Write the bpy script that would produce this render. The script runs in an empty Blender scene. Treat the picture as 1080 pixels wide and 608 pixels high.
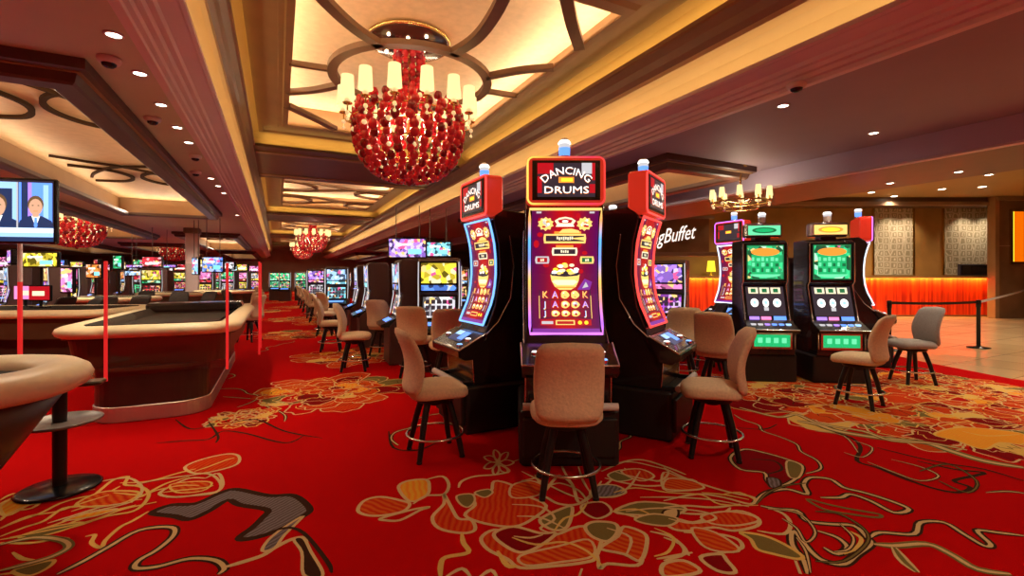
import bpy, math, random
from mathutils import Vector, Matrix
R = random.Random(7)
PI = math.pi
sc = bpy.context.scene
COL = sc.collection

# ------------------------------------------------------------------ camera frame
F, HX, HY, EYE, YAW = 495.0, 540.0, 292.0, 1.4, math.radians(26.5)
SA, CA = math.sin(YAW), math.cos(YAW)
def wv(x, d):                       # camera-frame lateral / depth -> world XY
    return (x * CA + d * SA, -x * SA + d * CA)
def cw(px, d):                      # pixel column at a depth -> world XY
    return wv((px - HX) / F * d, d)
def gp(px, py, z=0.0):              # pixel on a horizontal plane -> world XY
    d = F * (z - EYE) / (HY - py)
    return cw(px, d)
def zat(py, d):
    return EYE + (HY - py) * d / F

# ------------------------------------------------------------------ materials
M = {}
def mat(name, col, rough=.5, metal=0.0, emit=None, es=0.0, alpha=1, spec=None, noise=None, trans=0.0, coat=0.0):
    m = bpy.data.materials.new(name); m.use_nodes = True
    nt = m.node_tree; b = nt.nodes['Principled BSDF']
    b.inputs['Base Color'].default_value = (*col, 1)
    b.inputs['Roughness'].default_value = rough
    b.inputs['Metallic'].default_value = metal
    if spec is not None: b.inputs['Specular IOR Level'].default_value = spec
    if emit: b.inputs['Emission Color'].default_value = (*emit, 1); b.inputs['Emission Strength'].default_value = es
    if trans: b.inputs['Transmission Weight'].default_value = trans
    if coat: b.inputs['Coat Weight'].default_value = coat
    if noise:                       # (scale, amount, bump)
        tc = nt.nodes.new('ShaderNodeTexCoord'); n = nt.nodes.new('ShaderNodeTexNoise')
        n.inputs['Scale'].default_value = noise[0]; n.inputs['Detail'].default_value = 5
        nt.links.new(tc.outputs['Object'], n.inputs['Vector'])
        mx = nt.nodes.new('ShaderNodeMix'); mx.data_type = 'RGBA'
        k = noise[1]
        mx.inputs[6].default_value = (*[c * (1 - k) for c in col], 1)
        mx.inputs[7].default_value = (*[min(1, c * (1 + k)) for c in col], 1)
        nt.links.new(n.outputs['Fac'], mx.inputs[0]); nt.links.new(mx.outputs[2], b.inputs['Base Color'])
        if len(noise) > 2 and noise[2]:
            bp = nt.nodes.new('ShaderNodeBump'); bp.inputs['Strength'].default_value = noise[2]; bp.inputs['Distance'].default_value = .01
            nt.links.new(n.outputs['Fac'], bp.inputs['Height']); nt.links.new(bp.outputs['Normal'], b.inputs['Normal'])
    M[name] = m
    return m
def glow(name, col, s):
    return mat(name, (.02, .02, .02), .4, emit=col, es=s)

mat('fabric', (.74, .57, .36), .85, noise=(60, .25, .3))
mat('fabric_grey', (.36, .33, .31), .85, noise=(60, .25, .3))
mat('fabric_black', (.02, .018, .018), .7, noise=(60, .25, .2))
mat('black_metal', (.018, .014, .013), .35, .3)
mat('chrome', (.75, .72, .70), .18, 1.0)
mat('cabinet', (.022, .012, .012), .25, coat=.4, noise=(3, .3))
mat('cabinet_brown', (.085, .045, .042), .42, noise=(4, .25))
mat('cabinet_base', (.012, .008, .008), .5)
mat('bezel', (.01, .01, .012), .2)
mat('gold_metal', (.75, .50, .18), .25, 1.0)
mat('red_plastic', (.55, .03, .02), .22, emit=(1, .05, .02), es=.35)
mat('red_lacquer', (.45, .02, .02), .25, coat=.5)
mat('soffit', (.56, .56, .42), .65, noise=(1.5, .1))
mat('soffit_purple_lit', (.32, .25, .30), .65, noise=(1.5, .1))  # purple light from the machines put into the soffit colour
mat('bulkhead', (.50, .42, .56), .6, noise=(1.5, .08))  # same purple machine light mixed into the bulkhead colour
mat('cream_trim', (.74, .60, .62), .55, noise=(2, .08))  # pinkish albedo stands in for purple light on the cornices
mat('cove_gold', (.56, .38, .17), .55, noise=(2, .1))
mat('dark_trim', (.27, .165, .10), .45, noise=(3, .2))
mat('frame_trim', (.33, .19, .085), .45, noise=(3, .2))
mat('rib', (.20, .105, .05), .5, noise=(4, .2))
mat('brown_beam', (.13, .065, .035), .45, noise=(3, .25))
mat('frame_dark', (.10, .05, .035), .4, noise=(3, .25))
mat('panel_tan', (.58, .36, .17), .6, noise=(9, .18, .1))
mat('panel_gold', (.80, .56, .30), .6, noise=(9, .18, .1))
mat('wall_warm', (.35, .2, .12), .6, noise=(1.2, .3))
mat('olive_ceiling', (.36, .25, .10), .6, noise=(1, .1))
mat('wood_wall', (.36, .19, .055), .4, noise=(2, .3))
mat('marble_brown', (.24, .13, .065), .25, noise=(2, .35))
mat('leather', (.90, .76, .48), .38, noise=(25, .1, .1))
mat('kick_metal', (.62, .52, .47), .38, .75)
mat('rib_dark', (.045, .02, .008), .9, spec=.05)
mat('felt', (.03, .025, .02), .9)
mat('wood_dark', (.05, .02, .014), .35, noise=(5, .4))
mat('wood_table', (.085, .052, .026), .35, noise=(5, .35))
mat('acrylic', (.9, .95, .95), .03, trans=1.0)
mat('bead', (.62, .012, .02), .08, coat=.5, emit=(.9, .03, .03), es=.06)
mat('bead_dark', (.30, .008, .02), .1, coat=.5)
mat('crystal', (.9, .75, .5), .05, coat=.3, emit=(1, .7, .35), es=.5)
mat('mirror_dark', (.10, .045, .03), .12, .5)
mat('screen_black', (.006, .006, .008), .12)
mat('plastic_white', (.75, .7, .68), .4)
mat('dome_black', (.01, .01, .01), .05)
mat('monitor_navy', (.035, .03, .05), .3)
mat('belt', (.02, .015, .015), .6)
mat('stem_grey', (.2, .18, .17), .4, .5)
glow('shade_glow', (1, .74, .30), 1.25)
glow('lamp_white', (1, .86, .66), 14)
glow('lamp_spark', (1, .80, .5), 9)
glow('red_edge', (1, .02, .02), .6)
glow('led_white', (.75, .85, 1), 1.6)
glow('led_blue', (.18, .45, 1), 1.5)
glow('led_red', (1, .06, .05), 1.5)
glow('led_purple', (.55, .15, 1), 2.0)
glow('led_orange', (1, .30, .03), 2.0)
glow('g_green', (.006, .48, .15), 1.0)
glow('g_green_dk', (.004, .16, .05), 1.0)
glow('g_mint', (.16, .85, .42), 1.0)
glow('g_red', (.50, .004, .012), 1.0)
glow('g_orange', (1, .26, .03), 1.3)
glow('g_gold', (1, .62, .16), 1.2)
glow('g_white', (1, .95, .9), 1.6)
glow('g_cream', (1, .85, .55), 1.1)
glow('g_pink', (1, .25, .55), 1.2)
glow('g_purple', (.22, .03, .32), 1.0)
glow('g_violet', (.45, .25, .95), 1.2)
glow('g_blue', (.12, .30, 1), 1.4)
glow('g_sky', (.35, .6, 1), 1.3)
glow('g_cyan', (.25, .85, 1), 1.3)
glow('g_yellow', (1, .75, .03), 1.3)
glow('g_navy', (.02, .04, .12), 1.0)
glow('g_dark', (.03, .02, .03), 1.0)
glow('g_skin', (.85, .45, .28), 1.0)
glow('g_hair', (.22, .12, .05), .8)
glow('g_silver', (.6, .58, .6), 1.0)
glow('orange_art', (1, .16, .0), .8)
glow('sign_white', (1, .85, .75), 1.3)

def ramp_emit(name, axis, stops, strength, scale=1.0, off=0.0, dark=False):
    m = bpy.data.materials.new(name); m.use_nodes = True; nt = m.node_tree; b = nt.nodes['Principled BSDF']
    tc = nt.nodes.new('ShaderNodeTexCoord'); sp = nt.nodes.new('ShaderNodeSeparateXYZ')
    nt.links.new(tc.outputs['Object'], sp.inputs[0])
    ma = nt.nodes.new('ShaderNodeMath'); ma.operation = 'MULTIPLY_ADD'; ma.inputs[1].default_value = scale; ma.inputs[2].default_value = off
    nt.links.new(sp.outputs[axis], ma.inputs[0])
    cr = nt.nodes.new('ShaderNodeValToRGB'); e = cr.color_ramp.elements
    while len(e) < len(stops): e.new(.5)
    for i, (p, c) in enumerate(stops): e[i].position = p; e[i].color = (*c, 1)
    nt.links.new(ma.outputs[0], cr.inputs[0]); nt.links.new(cr.outputs[0], b.inputs['Emission Color'])
    b.inputs['Emission Strength'].default_value = strength; b.inputs['Base Color'].default_value = (.02, .02, .02, 1)
    M[name] = m
    return m
ramp_emit('rainbow', 2, [(0, (1, .25, .9)), (.12, (.5, .15, 1)), (.28, (1, .3, .3)), (.42, (1, .55, .1)), (.58, (.2, .3, 1)), (.72, (.1, .45, 1)), (.86, (1, .35, .1)), (1, (1, .8, .2))], 1.25, 1 / 1.1, -.9 / 1.1)
ramp_emit('frame_led', 0, [(0, (1, .85, .15)), (.2, (1, .55, .08)), (.5, (1, .12, .08)), (.8, (.9, .05, .12)), (1, (1, .06, .04))], .9, 1 / .62, .5)
ramp_emit('screen_red', 0, [(0, (.10, .0, .08)), (.2, (.22, .002, .04)), (.42, (.60, .003, .006)), (.58, (.60, .003, .006)), (.8, (.22, .002, .045)), (1, (.10, 0, .10))], .85, 1 / .54, .5)
ramp_emit('flame_front', 2, [(0, (.30, .0, .0)), (.45, (.62, .006, .004)), (.72, (1, .06, .005)), (.93, (1, .33, .02)), (1, (1, .5, .05))], .9, 1 / 1.4, 0)

def busy(name, base, k=1.0, scale=13):
    # a lit game picture: cells of the machine's own colours, dark gaps and bright pieces
    m = bpy.data.materials.new(name); m.use_nodes = True; nt = m.node_tree; b = nt.nodes['Principled BSDF']; b.inputs['Base Color'].default_value = (.02, .02, .02, 1)
    tc = nt.nodes.new('ShaderNodeTexCoord'); v = nt.nodes.new('ShaderNodeTexVoronoi'); v.inputs['Scale'].default_value = scale
    oi = nt.nodes.new('ShaderNodeObjectInfo'); ad = nt.nodes.new('ShaderNodeVectorMath'); ad.operation = 'ADD'
    nt.links.new(tc.outputs['Object'], ad.inputs[0]); nt.links.new(oi.outputs['Random'], ad.inputs[1]); nt.links.new(ad.outputs[0], v.inputs['Vector'])
    sp = nt.nodes.new('ShaderNodeSeparateColor'); nt.links.new(v.outputs['Color'], sp.inputs[0])
    cr = nt.nodes.new('ShaderNodeValToRGB'); cr.color_ramp.interpolation = 'CONSTANT'; e = cr.color_ramp.elements
    st = [(0, [c*.12 for c in base]), (.22, [c*.5 for c in base]), (.42, base), (.68, [min(1, c*.6+.4) for c in base]), (.84, (1, .6, .2)), (.93, (.8, .1, .3))]
    while len(e) < len(st): e.new(.5)
    for i, (p, c) in enumerate(st): e[i].position = p; e[i].color = (*c, 1)
    nt.links.new(sp.outputs[0], cr.inputs[0]); nt.links.new(cr.outputs[0], b.inputs['Emission Color']); b.inputs['Emission Strength'].default_value = k
    M[name] = m
for nm, c in (('sky', (.35, .6, 1)), ('blue', (.12, .30, 1)), ('violet', (.45, .22, .95)), ('pink', (1, .25, .6)), ('gold', (1, .62, .2)), ('cyan', (.25, .8, 1)), ('yellow', (1, .75, .05)), ('orange', (1, .28, .05)), ('green', (.03, .6, .22)), ('silver', (.6, .58, .62)), ('red', (.8, .03, .05)), ('purple', (.4, .08, .6)), ('mint', (.3, .9, .55))): busy('b_'+nm, c, 1.25)
# counter front: backlit pleated amber glass, brightest at the lamp strip along its top
def nodes_of(n): return M[n].node_tree

# carpet materials
def carpet(name, col, k=.22):
    m = mat(name, col, .95, noise=(220, k, .35), spec=.02)
    return m
carpet('carpet_red', (.46, .0025, .003), .3)
carpet('carpet_deep', (.20, .004, .006))
carpet('carpet_orange', (.58, .10, .012))
carpet('carpet_flame', (.50, .018, .005))
carpet('carpet_gold', (.66, .40, .10))
carpet('carpet_tan', (.60, .40, .18))
carpet('carpet_olive', (.17, .12, .035))
carpet('carpet_yellow', (.72, .36, .03))
carpet('carpet_grey', (.20, .16, .17))
carpet('carpet_dark', (.045, .018, .010))
def hatch(name, c2, sc_, rot):
    nt = M[name].node_tree; b = nt.nodes['Principled BSDF']; tc = nt.nodes.new('ShaderNodeTexCoord'); mp = nt.nodes.new('ShaderNodeMapping'); mp.inputs['Rotation'].default_value = (0, 0, rot)
    w = nt.nodes.new('ShaderNodeTexWave'); w.inputs['Scale'].default_value = sc_; w.inputs['Distortion'].default_value = 3.5; w.inputs['Detail'].default_value = 2
    nt.links.new(tc.outputs['Object'], mp.inputs[0]); nt.links.new(mp.outputs[0], w.inputs['Vector'])
    mx = nt.nodes.new('ShaderNodeMix'); mx.data_type = 'RGBA'; old = b.inputs['Base Color'].links[0].from_socket
    nt.links.new(w.outputs['Fac'], mx.inputs[0]); nt.links.new(old, mx.inputs[6]); mx.inputs[7].default_value = (*c2, 1); nt.links.new(mx.outputs[2], b.inputs['Base Color'])
hatch('carpet_flame', (.56, .065, .010), 9, .5); hatch('carpet_orange', (.50, .02, .006), 8, -.5); hatch('carpet_yellow', (.75, .22, .02), 8, .2); hatch('carpet_grey', (.10, .07, .06), 12, .9)
# patterned silver wall panel
def wallpaper():
    m = mat('wallpaper', (.45, .38, .27), .35); nt = m.node_tree; b = nt.nodes['Principled BSDF']
    tc = nt.nodes.new('ShaderNodeTexCoord'); v = nt.nodes.new('ShaderNodeTexVoronoi'); v.feature = 'DISTANCE_TO_EDGE'
    v.inputs['Scale'].default_value = 4.5; v.inputs['Randomness'].default_value = .25
    nt.links.new(tc.outputs['Object'], v.inputs['Vector'])
    w = nt.nodes.new('ShaderNodeMath'); w.operation = 'MULTIPLY'; w.inputs[1].default_value = 26
    nt.links.new(v.outputs['Distance'], w.inputs[0])
    s = nt.nodes.new('ShaderNodeMath'); s.operation = 'SINE'; nt.links.new(w.outputs[0], s.inputs[0])
    cr = nt.nodes.new('ShaderNodeValToRGB'); e = cr.color_ramp.elements
    e[0].position = .35; e[0].color = (.30, .25, .16, 1); e[1].position = .75; e[1].color = (.62, .55, .42, 1)
    nt.links.new(s.outputs[0], cr.inputs[0]); nt.links.new(cr.outputs[0], b.inputs['Base Color'])
wallpaper()
def tile_mat():
    m = mat('floor_tile', (.55, .38, .24), .22, coat=.1); nt = m.node_tree; b = nt.nodes['Principled BSDF']
    tc = nt.nodes.new('ShaderNodeTexCoord'); br = nt.nodes.new('ShaderNodeTexBrick')
    br.offset = 0.0; br.inputs['Scale'].default_value = 1.0; br.inputs['Brick Width'].default_value = .9; br.inputs['Row Height'].default_value = .9
    br.inputs['Mortar Size'].default_value = .008
    br.inputs['Color1'].default_value = (.64, .45, .24, 1); br.inputs['Color2'].default_value = (.54, .37, .19, 1); br.inputs['Mortar'].default_value = (.3, .2, .12, 1)
    nt.links.new(tc.outputs['Object'], br.inputs['Vector']); nt.links.new(br.outputs['Color'], b.inputs['Base Color'])
tile_mat()

# ------------------------------------------------------------------ mesh builder
class MB:
    def __init__(s): s.v, s.f, s.mi, s.mats, s.sm, s.cur, s.X = [], [], [], [], [], 0, Matrix.Identity(4)
    def use(s, name):
        if name not in s.mats: s.mats.append(name)
        s.cur = s.mats.index(name); return s
    def add(s, vs, fs, smooth=False):
        b = len(s.v); s.v += [tuple(s.X @ Vector(p)) for p in vs]
        for f in fs: s.f.append([b + i for i in f]); s.mi.append(s.cur); s.sm.append(smooth)
        return s
    def box(s, x0, x1, y0, y1, z0, z1, c=0.0):
        if c <= 0:
            s.add([(x0,y0,z0),(x1,y0,z0),(x1,y1,z0),(x0,y1,z0),(x0,y0,z1),(x1,y0,z1),(x1,y1,z1),(x0,y1,z1)],
                  [(3,2,1,0),(4,5,6,7),(0,1,5,4),(1,2,6,5),(2,3,7,6),(3,0,4,7)])
        else:                        # rounded plan corners + chamfered ends
            s.slab(rrect((x0+x1)/2, (y0+y1)/2, x1-x0, y1-y0, c*2, 3), z0, z1, c)
        return s
    def slab(s, poly, z0, z1, c=0.0, inset0=0.0, inset1=0.0, smooth=False):
        n = len(poly); rings = []
        def off(d): return offset(poly, d)
        if c > 0: lv = [(z0, inset0 + c), (z0 + c, inset0), (z1 - c, inset1), (z1, inset1 + c)]
        else: lv = [(z0, inset0), (z1, inset1)]
        vs = []
        for z, d in lv: vs += [(x, y, z) for x, y in (off(-d) if d else poly)]
        fs = [tuple(range(n))[::-1], tuple(range((len(lv)-1)*n, len(lv)*n))]
        s.add(vs, fs, False)
        b = len(s.v) - len(vs)
        for k in range(len(lv)-1):
            for i in range(n):
                j = (i+1) % n
                s.f.append([b+k*n+i, b+k*n+j, b+(k+1)*n+j, b+(k+1)*n+i]); s.mi.append(s.cur); s.sm.append(smooth)
        return s
    def prism(s, poly, a0, a1, axis='x'):   # poly in the two other axes, extruded along axis
        n = len(poly)
        def P(a, p):
            return {'x': (a, p[0], p[1]), 'y': (p[0], a, p[1]), 'z': (p[0], p[1], a)}[axis]
        vs = [P(a0, p) for p in poly] + [P(a1, p) for p in poly]
        fs = [tuple(range(n)), tuple(range(2*n-1, n-1, -1))] + [(i, n+i, n+(i+1) % n, (i+1) % n) for i in range(n)]
        return s.add(vs, fs)
    def tube(s, pts, r, n=8, closed=False, smooth=True, flat=None):
        pts = [Vector(p) for p in pts]; m = len(pts); vs = []; fs = []
        up = None
        for i, p in enumerate(pts):
            a = pts[i-1] if (i > 0 or closed) else p; c = pts[(i+1) % m] if (i < m-1 or closed) else p
            t = (c - a).normalized()
            if up is None:
                up = Vector((0, 0, 1)) if abs(t.z) < .9 else Vector((1, 0, 0))
            u = (up - t * up.dot(t)).normalized(); w = t.cross(u); up = u
            rr = r[i] if isinstance(r, (list, tuple)) else r
            for k in range(n):
                th = 2*PI*k/n
                vs.append(tuple(p + u*math.cos(th)*rr*(flat or 1) + w*math.sin(th)*rr))
        for i in range(m if closed else m-1):
            for k in range(n):
                j = (i+1) % m; k2 = (k+1) % n
                fs.append((i*n+k, i*n+k2, j*n+k2, j*n+k))
        s.add(vs, fs, smooth)
        if not closed: s.add(vs[:n], [tuple(range(n))[::-1]]); s.add(vs[-n:], [tuple(range(n))])
        return s
    def lathe(s, prof, n=24, cx=0, cy=0, smooth=True):
        vs, fs = [], []
        for (r, z) in prof:
            for k in range(n): vs.append((cx + r*math.cos(2*PI*k/n), cy + r*math.sin(2*PI*k/n), z))
        for i in range(len(prof)-1):
            for k in range(n):
                k2 = (k+1) % n
                fs.append((i*n+k, i*n+k2, (i+1)*n+k2, (i+1)*n+k))
        return s.add(vs, fs, smooth)
    def sphere(s, c, r, nu=8, nv=6, sz=1.0):
        prof = [(max(1e-4, r*math.sin(PI*i/nv)), c[2] - r*sz*math.cos(PI*i/nv)) for i in range(nv+1)]
        return s.lathe(prof, nu, c[0], c[1])
    def quad(s, a, b, c, d): return s.add([a, b, c, d], [(0, 1, 2, 3)])
    def build(s, name, parent=None, mods=None):
        me = bpy.data.meshes.new(name); me.from_pydata(s.v, [], s.f)
        for m in s.mats: me.materials.append(M[m])
        me.polygons.foreach_set('material_index', s.mi); me.polygons.foreach_set('use_smooth', s.sm)
        me.update()
        o = bpy.data.objects.new(name, me); COL.objects.link(o)
        if parent: o.parent = parent
        if mods:
            bv = o.modifiers.new('bevel', 'BEVEL'); bv.width = mods; bv.segments = 2; bv.limit_method = 'ANGLE'; bv.angle_limit = .6
        return o
def rrect(cx, cy, w, h, r, n=4):
    r = min(r, w/2-1e-4, h/2-1e-4); out = []
    for (sx, sy, a0) in ((1, 1, 0), (-1, 1, PI/2), (-1, -1, PI), (1, -1, 3*PI/2)):
        for k in range(n+1):
            a = a0 + PI/2*k/n
            out.append((cx + sx*(w/2-r) + r*math.cos(a), cy + sy*(h/2-r) + r*math.sin(a)))
    return out
def offset(poly, d):                # outward offset of a CCW polygon
    n = len(poly); out = []
    for i in range(n):
        p0, p1, p2 = Vector(poly[i-1]), Vector(poly[i]), Vector(poly[(i+1) % n])
        e1 = (p1-p0).normalized() if (p1-p0).length > 1e-9 else (p2-p1).normalized(); e2 = (p2-p1).normalized() if (p2-p1).length > 1e-9 else e1
        n1 = Vector((e1.y, -e1.x)); n2 = Vector((e2.y, -e2.x)); b = n1 + n2
        k = b.length_squared
        q = p1 + b * (2*d/k if k > .2 else d)
        out.append((q.x, q.y))
    return out
def tag(o, label=None, cat=None, group=None, kind=None):
    if label: o['label'] = label
    if cat: o['category'] = cat
    if group: o['group'] = group
    if kind: o['kind'] = kind
    return o
def empty(name, x, y, z=0, rz=0):
    o = bpy.data.objects.new(name, None); COL.objects.link(o); o.location = (x, y, z); o.rotation_euler = (0, 0, rz); o.empty_display_size = .1
    return o
KIDS = {}
def copy_tree(o, parent=None):
    c = o.copy(); COL.objects.link(c); c.parent = parent
    for ch in list(o.children): copy_tree(ch, c)
    return c
def struct(mb, name, parent=None):
    return tag(mb.build(name, parent), kind='structure')
def text_geo(txt, size=1.0, shear=0.0, extrude=0.0):
    cu = bpy.data.curves.new('lettering', 'FONT'); cu.body = txt; cu.size = size; cu.shear = shear; cu.align_x = 'CENTER'; cu.align_y = 'CENTER'
    cu.resolution_u = 2; cu.extrude = extrude
    ob = bpy.data.objects.new('lettering', cu); COL.objects.link(ob)
    dg = bpy.context.evaluated_depsgraph_get(); me = bpy.data.meshes.new_from_object(ob.evaluated_get(dg))
    vs = [tuple(v.co) for v in me.vertices]; fs = [tuple(p.vertices) for p in me.polygons]
    bpy.data.objects.remove(ob); bpy.data.curves.remove(cu); bpy.data.meshes.remove(me)
    return vs, fs
def rz_front(nx, ny): return math.atan2(nx, -ny)       # object whose front is -Y
def rz_face(fx, fy): return math.atan2(-fx, fy)        # chair that faces +Y
def cam_dir(x, d): return wv(x, d)

# ------------------------------------------------------------------ lights
def area(name, loc, direction, sx, sy, power, col, spread=PI):
    l = bpy.data.lights.new(name, 'AREA'); l.shape = 'RECTANGLE'; l.size = sx; l.size_y = sy; l.energy = power; l.color = col; l.spread = spread
    o = bpy.data.objects.new(name, l); COL.objects.link(o); o.location = loc
    o.rotation_euler = Vector(direction).to_track_quat('-Z', 'Y').to_euler()
    return o
def spot(name, loc, power, col, angle=110, blend=.8, rad=.05, direction=(0, 0, -1)):
    l = bpy.data.lights.new(name, 'SPOT'); l.energy = power; l.color = col; l.spot_size = math.radians(angle); l.spot_blend = blend; l.shadow_soft_size = rad
    o = bpy.data.objects.new(name, l); COL.objects.link(o); o.location = loc
    o.rotation_euler = Vector(direction).to_track_quat('-Z', 'Y').to_euler()
    return o
def point(name, loc, power, col, rad=.1):
    l = bpy.data.lights.new(name, 'POINT'); l.energy = power; l.color = col; l.shadow_soft_size = rad
    o = bpy.data.objects.new(name, l); COL.objects.link(o); o.location = loc
    return o
WARM = (1, .70, .33); WARMW = (1, .80, .56)

# ------------------------------------------------------------------ carpet floor
Z0 = [0.0006]
def smooth_path(pts, closed=False, sub=4):
    n = len(pts); out = []
    if n < 3: return pts
    rng = range(n) if closed else range(n-1)
    for i in rng:
        p0 = pts[(i-1) % n] if (closed or i > 0) else pts[i]
        p1, p2 = pts[i], pts[(i+1) % n]
        p3 = pts[(i+2) % n] if (closed or i+2 < n) else p2
        for k in range(sub):
            t = k/sub; t2, t3 = t*t, t*t*t
            out.append(tuple(.5*(2*p1[a] + (p2[a]-p0[a])*t + (2*p0[a]-5*p1[a]+4*p2[a]-p3[a])*t2 + (3*p1[a]-p0[a]-3*p2[a]+p3[a])*t3) for a in (0, 1)))
    if not closed: out.append(tuple(pts[-1]))
    return out
def ribbon(mb, pts, w, m, z, closed=False, sub=4):
    pts = smooth_path(pts, closed, sub); n = len(pts); vs, fs = [], []
    for i in range(n):
        a = pts[i-1] if (closed or i > 0) else pts[i]; b = pts[(i+1) % n] if (closed or i < n-1) else pts[i]
        dx, dy = b[0]-a[0], b[1]-a[1]; L = math.hypot(dx, dy) or 1
        k = w/2 * (1 if closed else (.45 + .55*min(1, min(i, n-1-i)/3)))
        vs += [(pts[i][0]-dy/L*k, pts[i][1]+dx/L*k, z), (pts[i][0]+dy/L*k, pts[i][1]-dx/L*k, z)]
    for i in range(n if closed else n-1):
        j = (i+1) % n; fs.append((2*i, 2*i+1, 2*j+1, 2*j))
    mb.use(m).add(vs, fs)
def fill(mb, pts, m, z, sub=4):
    pts = smooth_path(pts, True, sub)
    ar = sum(pts[i-1][0]*pts[i][1] - pts[i][0]*pts[i-1][1] for i in range(len(pts)))
    if ar < 0: pts = pts[::-1]
    mb.use(m).add([(x, y, z) for x, y in pts], [tuple(range(len(pts)))])

fl = MB()
edge = [(8.7, -7), (8.75, 0), (9.0, 2.7), (9.5, 3.9), (10.4, 5.4), (11.4, 8), (12, 12), (12, 50)]
fl.use('carpet_red').add([(-16, -7, 0)] + [(x, y, 0) for x, y in edge] + [(-16, 50, 0)], [tuple(range(len(edge)+2))])
zc = .0008
def peony(cx, cy, r, seed, w=.017):
    q = random.Random(seed); z = zc
    fills = ['carpet_flame']*5 + ['carpet_orange']*4 + ['carpet_deep']*2 + ['carpet_gold', 'carpet_yellow', 'carpet_olive', 'carpet_red']
    for ring, (rr, n) in enumerate(((1.0, 12), (.80, 11), (.61, 9), (.43, 7), (.26, 5))):
        for i in range(n):
            a = 2*PI*(i + q.random()*.5)/n + ring*.4; L = r*rr*q.uniform(.8, 1.15); W = L*PI/n*q.uniform(.85, 1.3); c, s = math.cos(a), math.sin(a)
            def pos(u, k=1.0, jit=1.0):
                th = PI*u - PI/2; lx = L*(.3 + .7*math.sin(PI*u)**.6*k) + r*.05*q.uniform(-1, 1)*jit; ly = k*W*math.sin(th)*(.55+.45*math.sin(PI*u)) + r*.035*q.uniform(-1, 1)*jit
                return (cx + lx*c - ly*s, cy + lx*s + ly*c)
            z += .000025; fill(fl, [pos(t/11) for t in range(12)], q.choice(fills), z, 2)
            pts = [pos(t/11) for t in range(12)]; z += .000015; ribbon(fl, pts, w, q.choice(('carpet_tan', 'carpet_gold', 'carpet_tan')), z, True, 2)
            if ring < 4: ribbon(fl, [pos(.2+.6*t/6, .72) for t in range(7)], w*.6, q.choice(('carpet_tan', 'carpet_gold', 'carpet_dark')), z, False, 2)
def vine(x, y, a, L, seed, w=.05, m='carpet_dark', m2='carpet_tan'):
    q = random.Random(seed); pts = [(x, y)]; s = L/9
    for i in range(9):
        a += q.uniform(-.75, .75); x += s*math.cos(a); y += s*math.sin(a); pts.append((x, y))
    ribbon(fl, pts, w, m, .0005, False, 4); ribbon(fl, pts, w*.35, m2, .00056, False, 4)
for k, (px, py, r) in enumerate(((345, 412, .95), (372, 376, .95), (318, 353, 1.0), (345, 340, .9), (905, 428, 1.25), (1010, 448, 1.05), (860, 410, .9), (1075, 432, 1.0), (990, 415, .9), (940, 402, .8), (1045, 412, .7), (1078, 418, .7), (1000, 402, .6), (780, 408, .8), (258, 440, .35))):
    x, y = gp(px, py); peony(x, y, r, 40+k)
for k in range(14):
    peony(.7 + 1.5*math.sin(k*2.1), 17 + k*2.3, 1.1, 90+k)
for k in range(26):
    q = random.Random(300+k); peony(q.uniform(3.5, 11), 7.5 + k*.9, q.uniform(.7, 1.15), 130+k)
for k in range(22):
    q = random.Random(500+k); peony(q.uniform(-10, -1.2), 8.5 + k*1.1, q.uniform(.7, 1.1), 160+k)
for k, (px, py, a) in enumerate(((250, 430, .3), (300, 445, 2), (420, 470, 1), (240, 400, .5), (640, 480, 0), (850, 500, .2), (980, 470, -.3), (270, 372, .6), (1040, 520, .2))):
    x, y = gp(px, py); vine(x, y, a, 1.6, 20+k, .035)
# the nearest flowers and stems, laid out on the floor from their own drawing
def T(ox, oy, s, pts): return [gp(ox + x/s, oy + y/s) for x, y in pts]
def A(p): return T(0, 450, 3.0, p)
def B(p): return T(350, 450, 2.919, p)
def C(p): return T(700, 420, 2.842, p)
zt = [.0016]
def line(p, w=.022, m='carpet_tan', closed=False, under=None):
    if under: zt[0] += .000012; ribbon(fl, p, w*2.3, under, zt[0], closed)
    zt[0] += .000012; ribbon(fl, p, w, m, zt[0], closed)
def shape(p, m, w=.022, lm='carpet_tan', under=None):
    zt[0] += .000012; fill(fl, p, m, zt[0]); line(p, w, lm, True, under)
# grey-blue leaf and the stems at the lower left
shape(A([(480,275),(540,250),(620,245),(700,210),(750,200),(850,220),(930,220),(980,260),(960,285),(880,330),(800,355),(755,355),(800,320),(830,290),(845,265),(760,250),(720,235),(660,270),(600,295),(550,285)]), 'carpet_grey', .018, 'carpet_dark', 'carpet_dark')
shape(A([(585,130),(640,105),(720,88),(755,95),(750,120),(690,140),(620,150)]), 'carpet_flame')
line(A([(650,165),(690,150),(705,180),(690,205),(640,215),(560,225),(505,215),(540,190),(600,165),(650,165)]))
shape(A([(540,185),(620,175),(670,180),(640,205),(560,210)]), 'carpet_orange', .015, 'carpet_gold')
for p in ([(0,350),(80,320),(140,300),(200,260),(260,250),(320,200),(360,170),(405,160),(395,185),(440,190),(470,210),(460,240),(420,270),(340,285),(230,320),(120,340),(0,360)],
          [(0,300),(40,270),(100,260),(150,230),(240,210),(300,200)], [(0,325),(60,300),(130,275),(190,245),(260,225),(330,215),(380,190)],
          [(0,370),(100,370),(200,355),(215,375),(180,410),(120,430),(60,460),(0,470)], [(40,400),(70,420),(110,425)],
          [(270,350),(300,345),(290,370),(320,385),(335,360),(380,320),(420,300),(470,270)],
          [(120,330),(210,300),(300,262),(380,240),(450,232)], [(150,345),(240,300),(350,270),(430,250)], [(0,235),(40,215),(80,220),(60,245),(10,262)],
          [(400,215),(440,225),(480,205),(530,180),(600,160)], [(380,180),(470,175),(560,150),(620,135)]):
    line(A(p), .022, 'carpet_gold')
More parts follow.
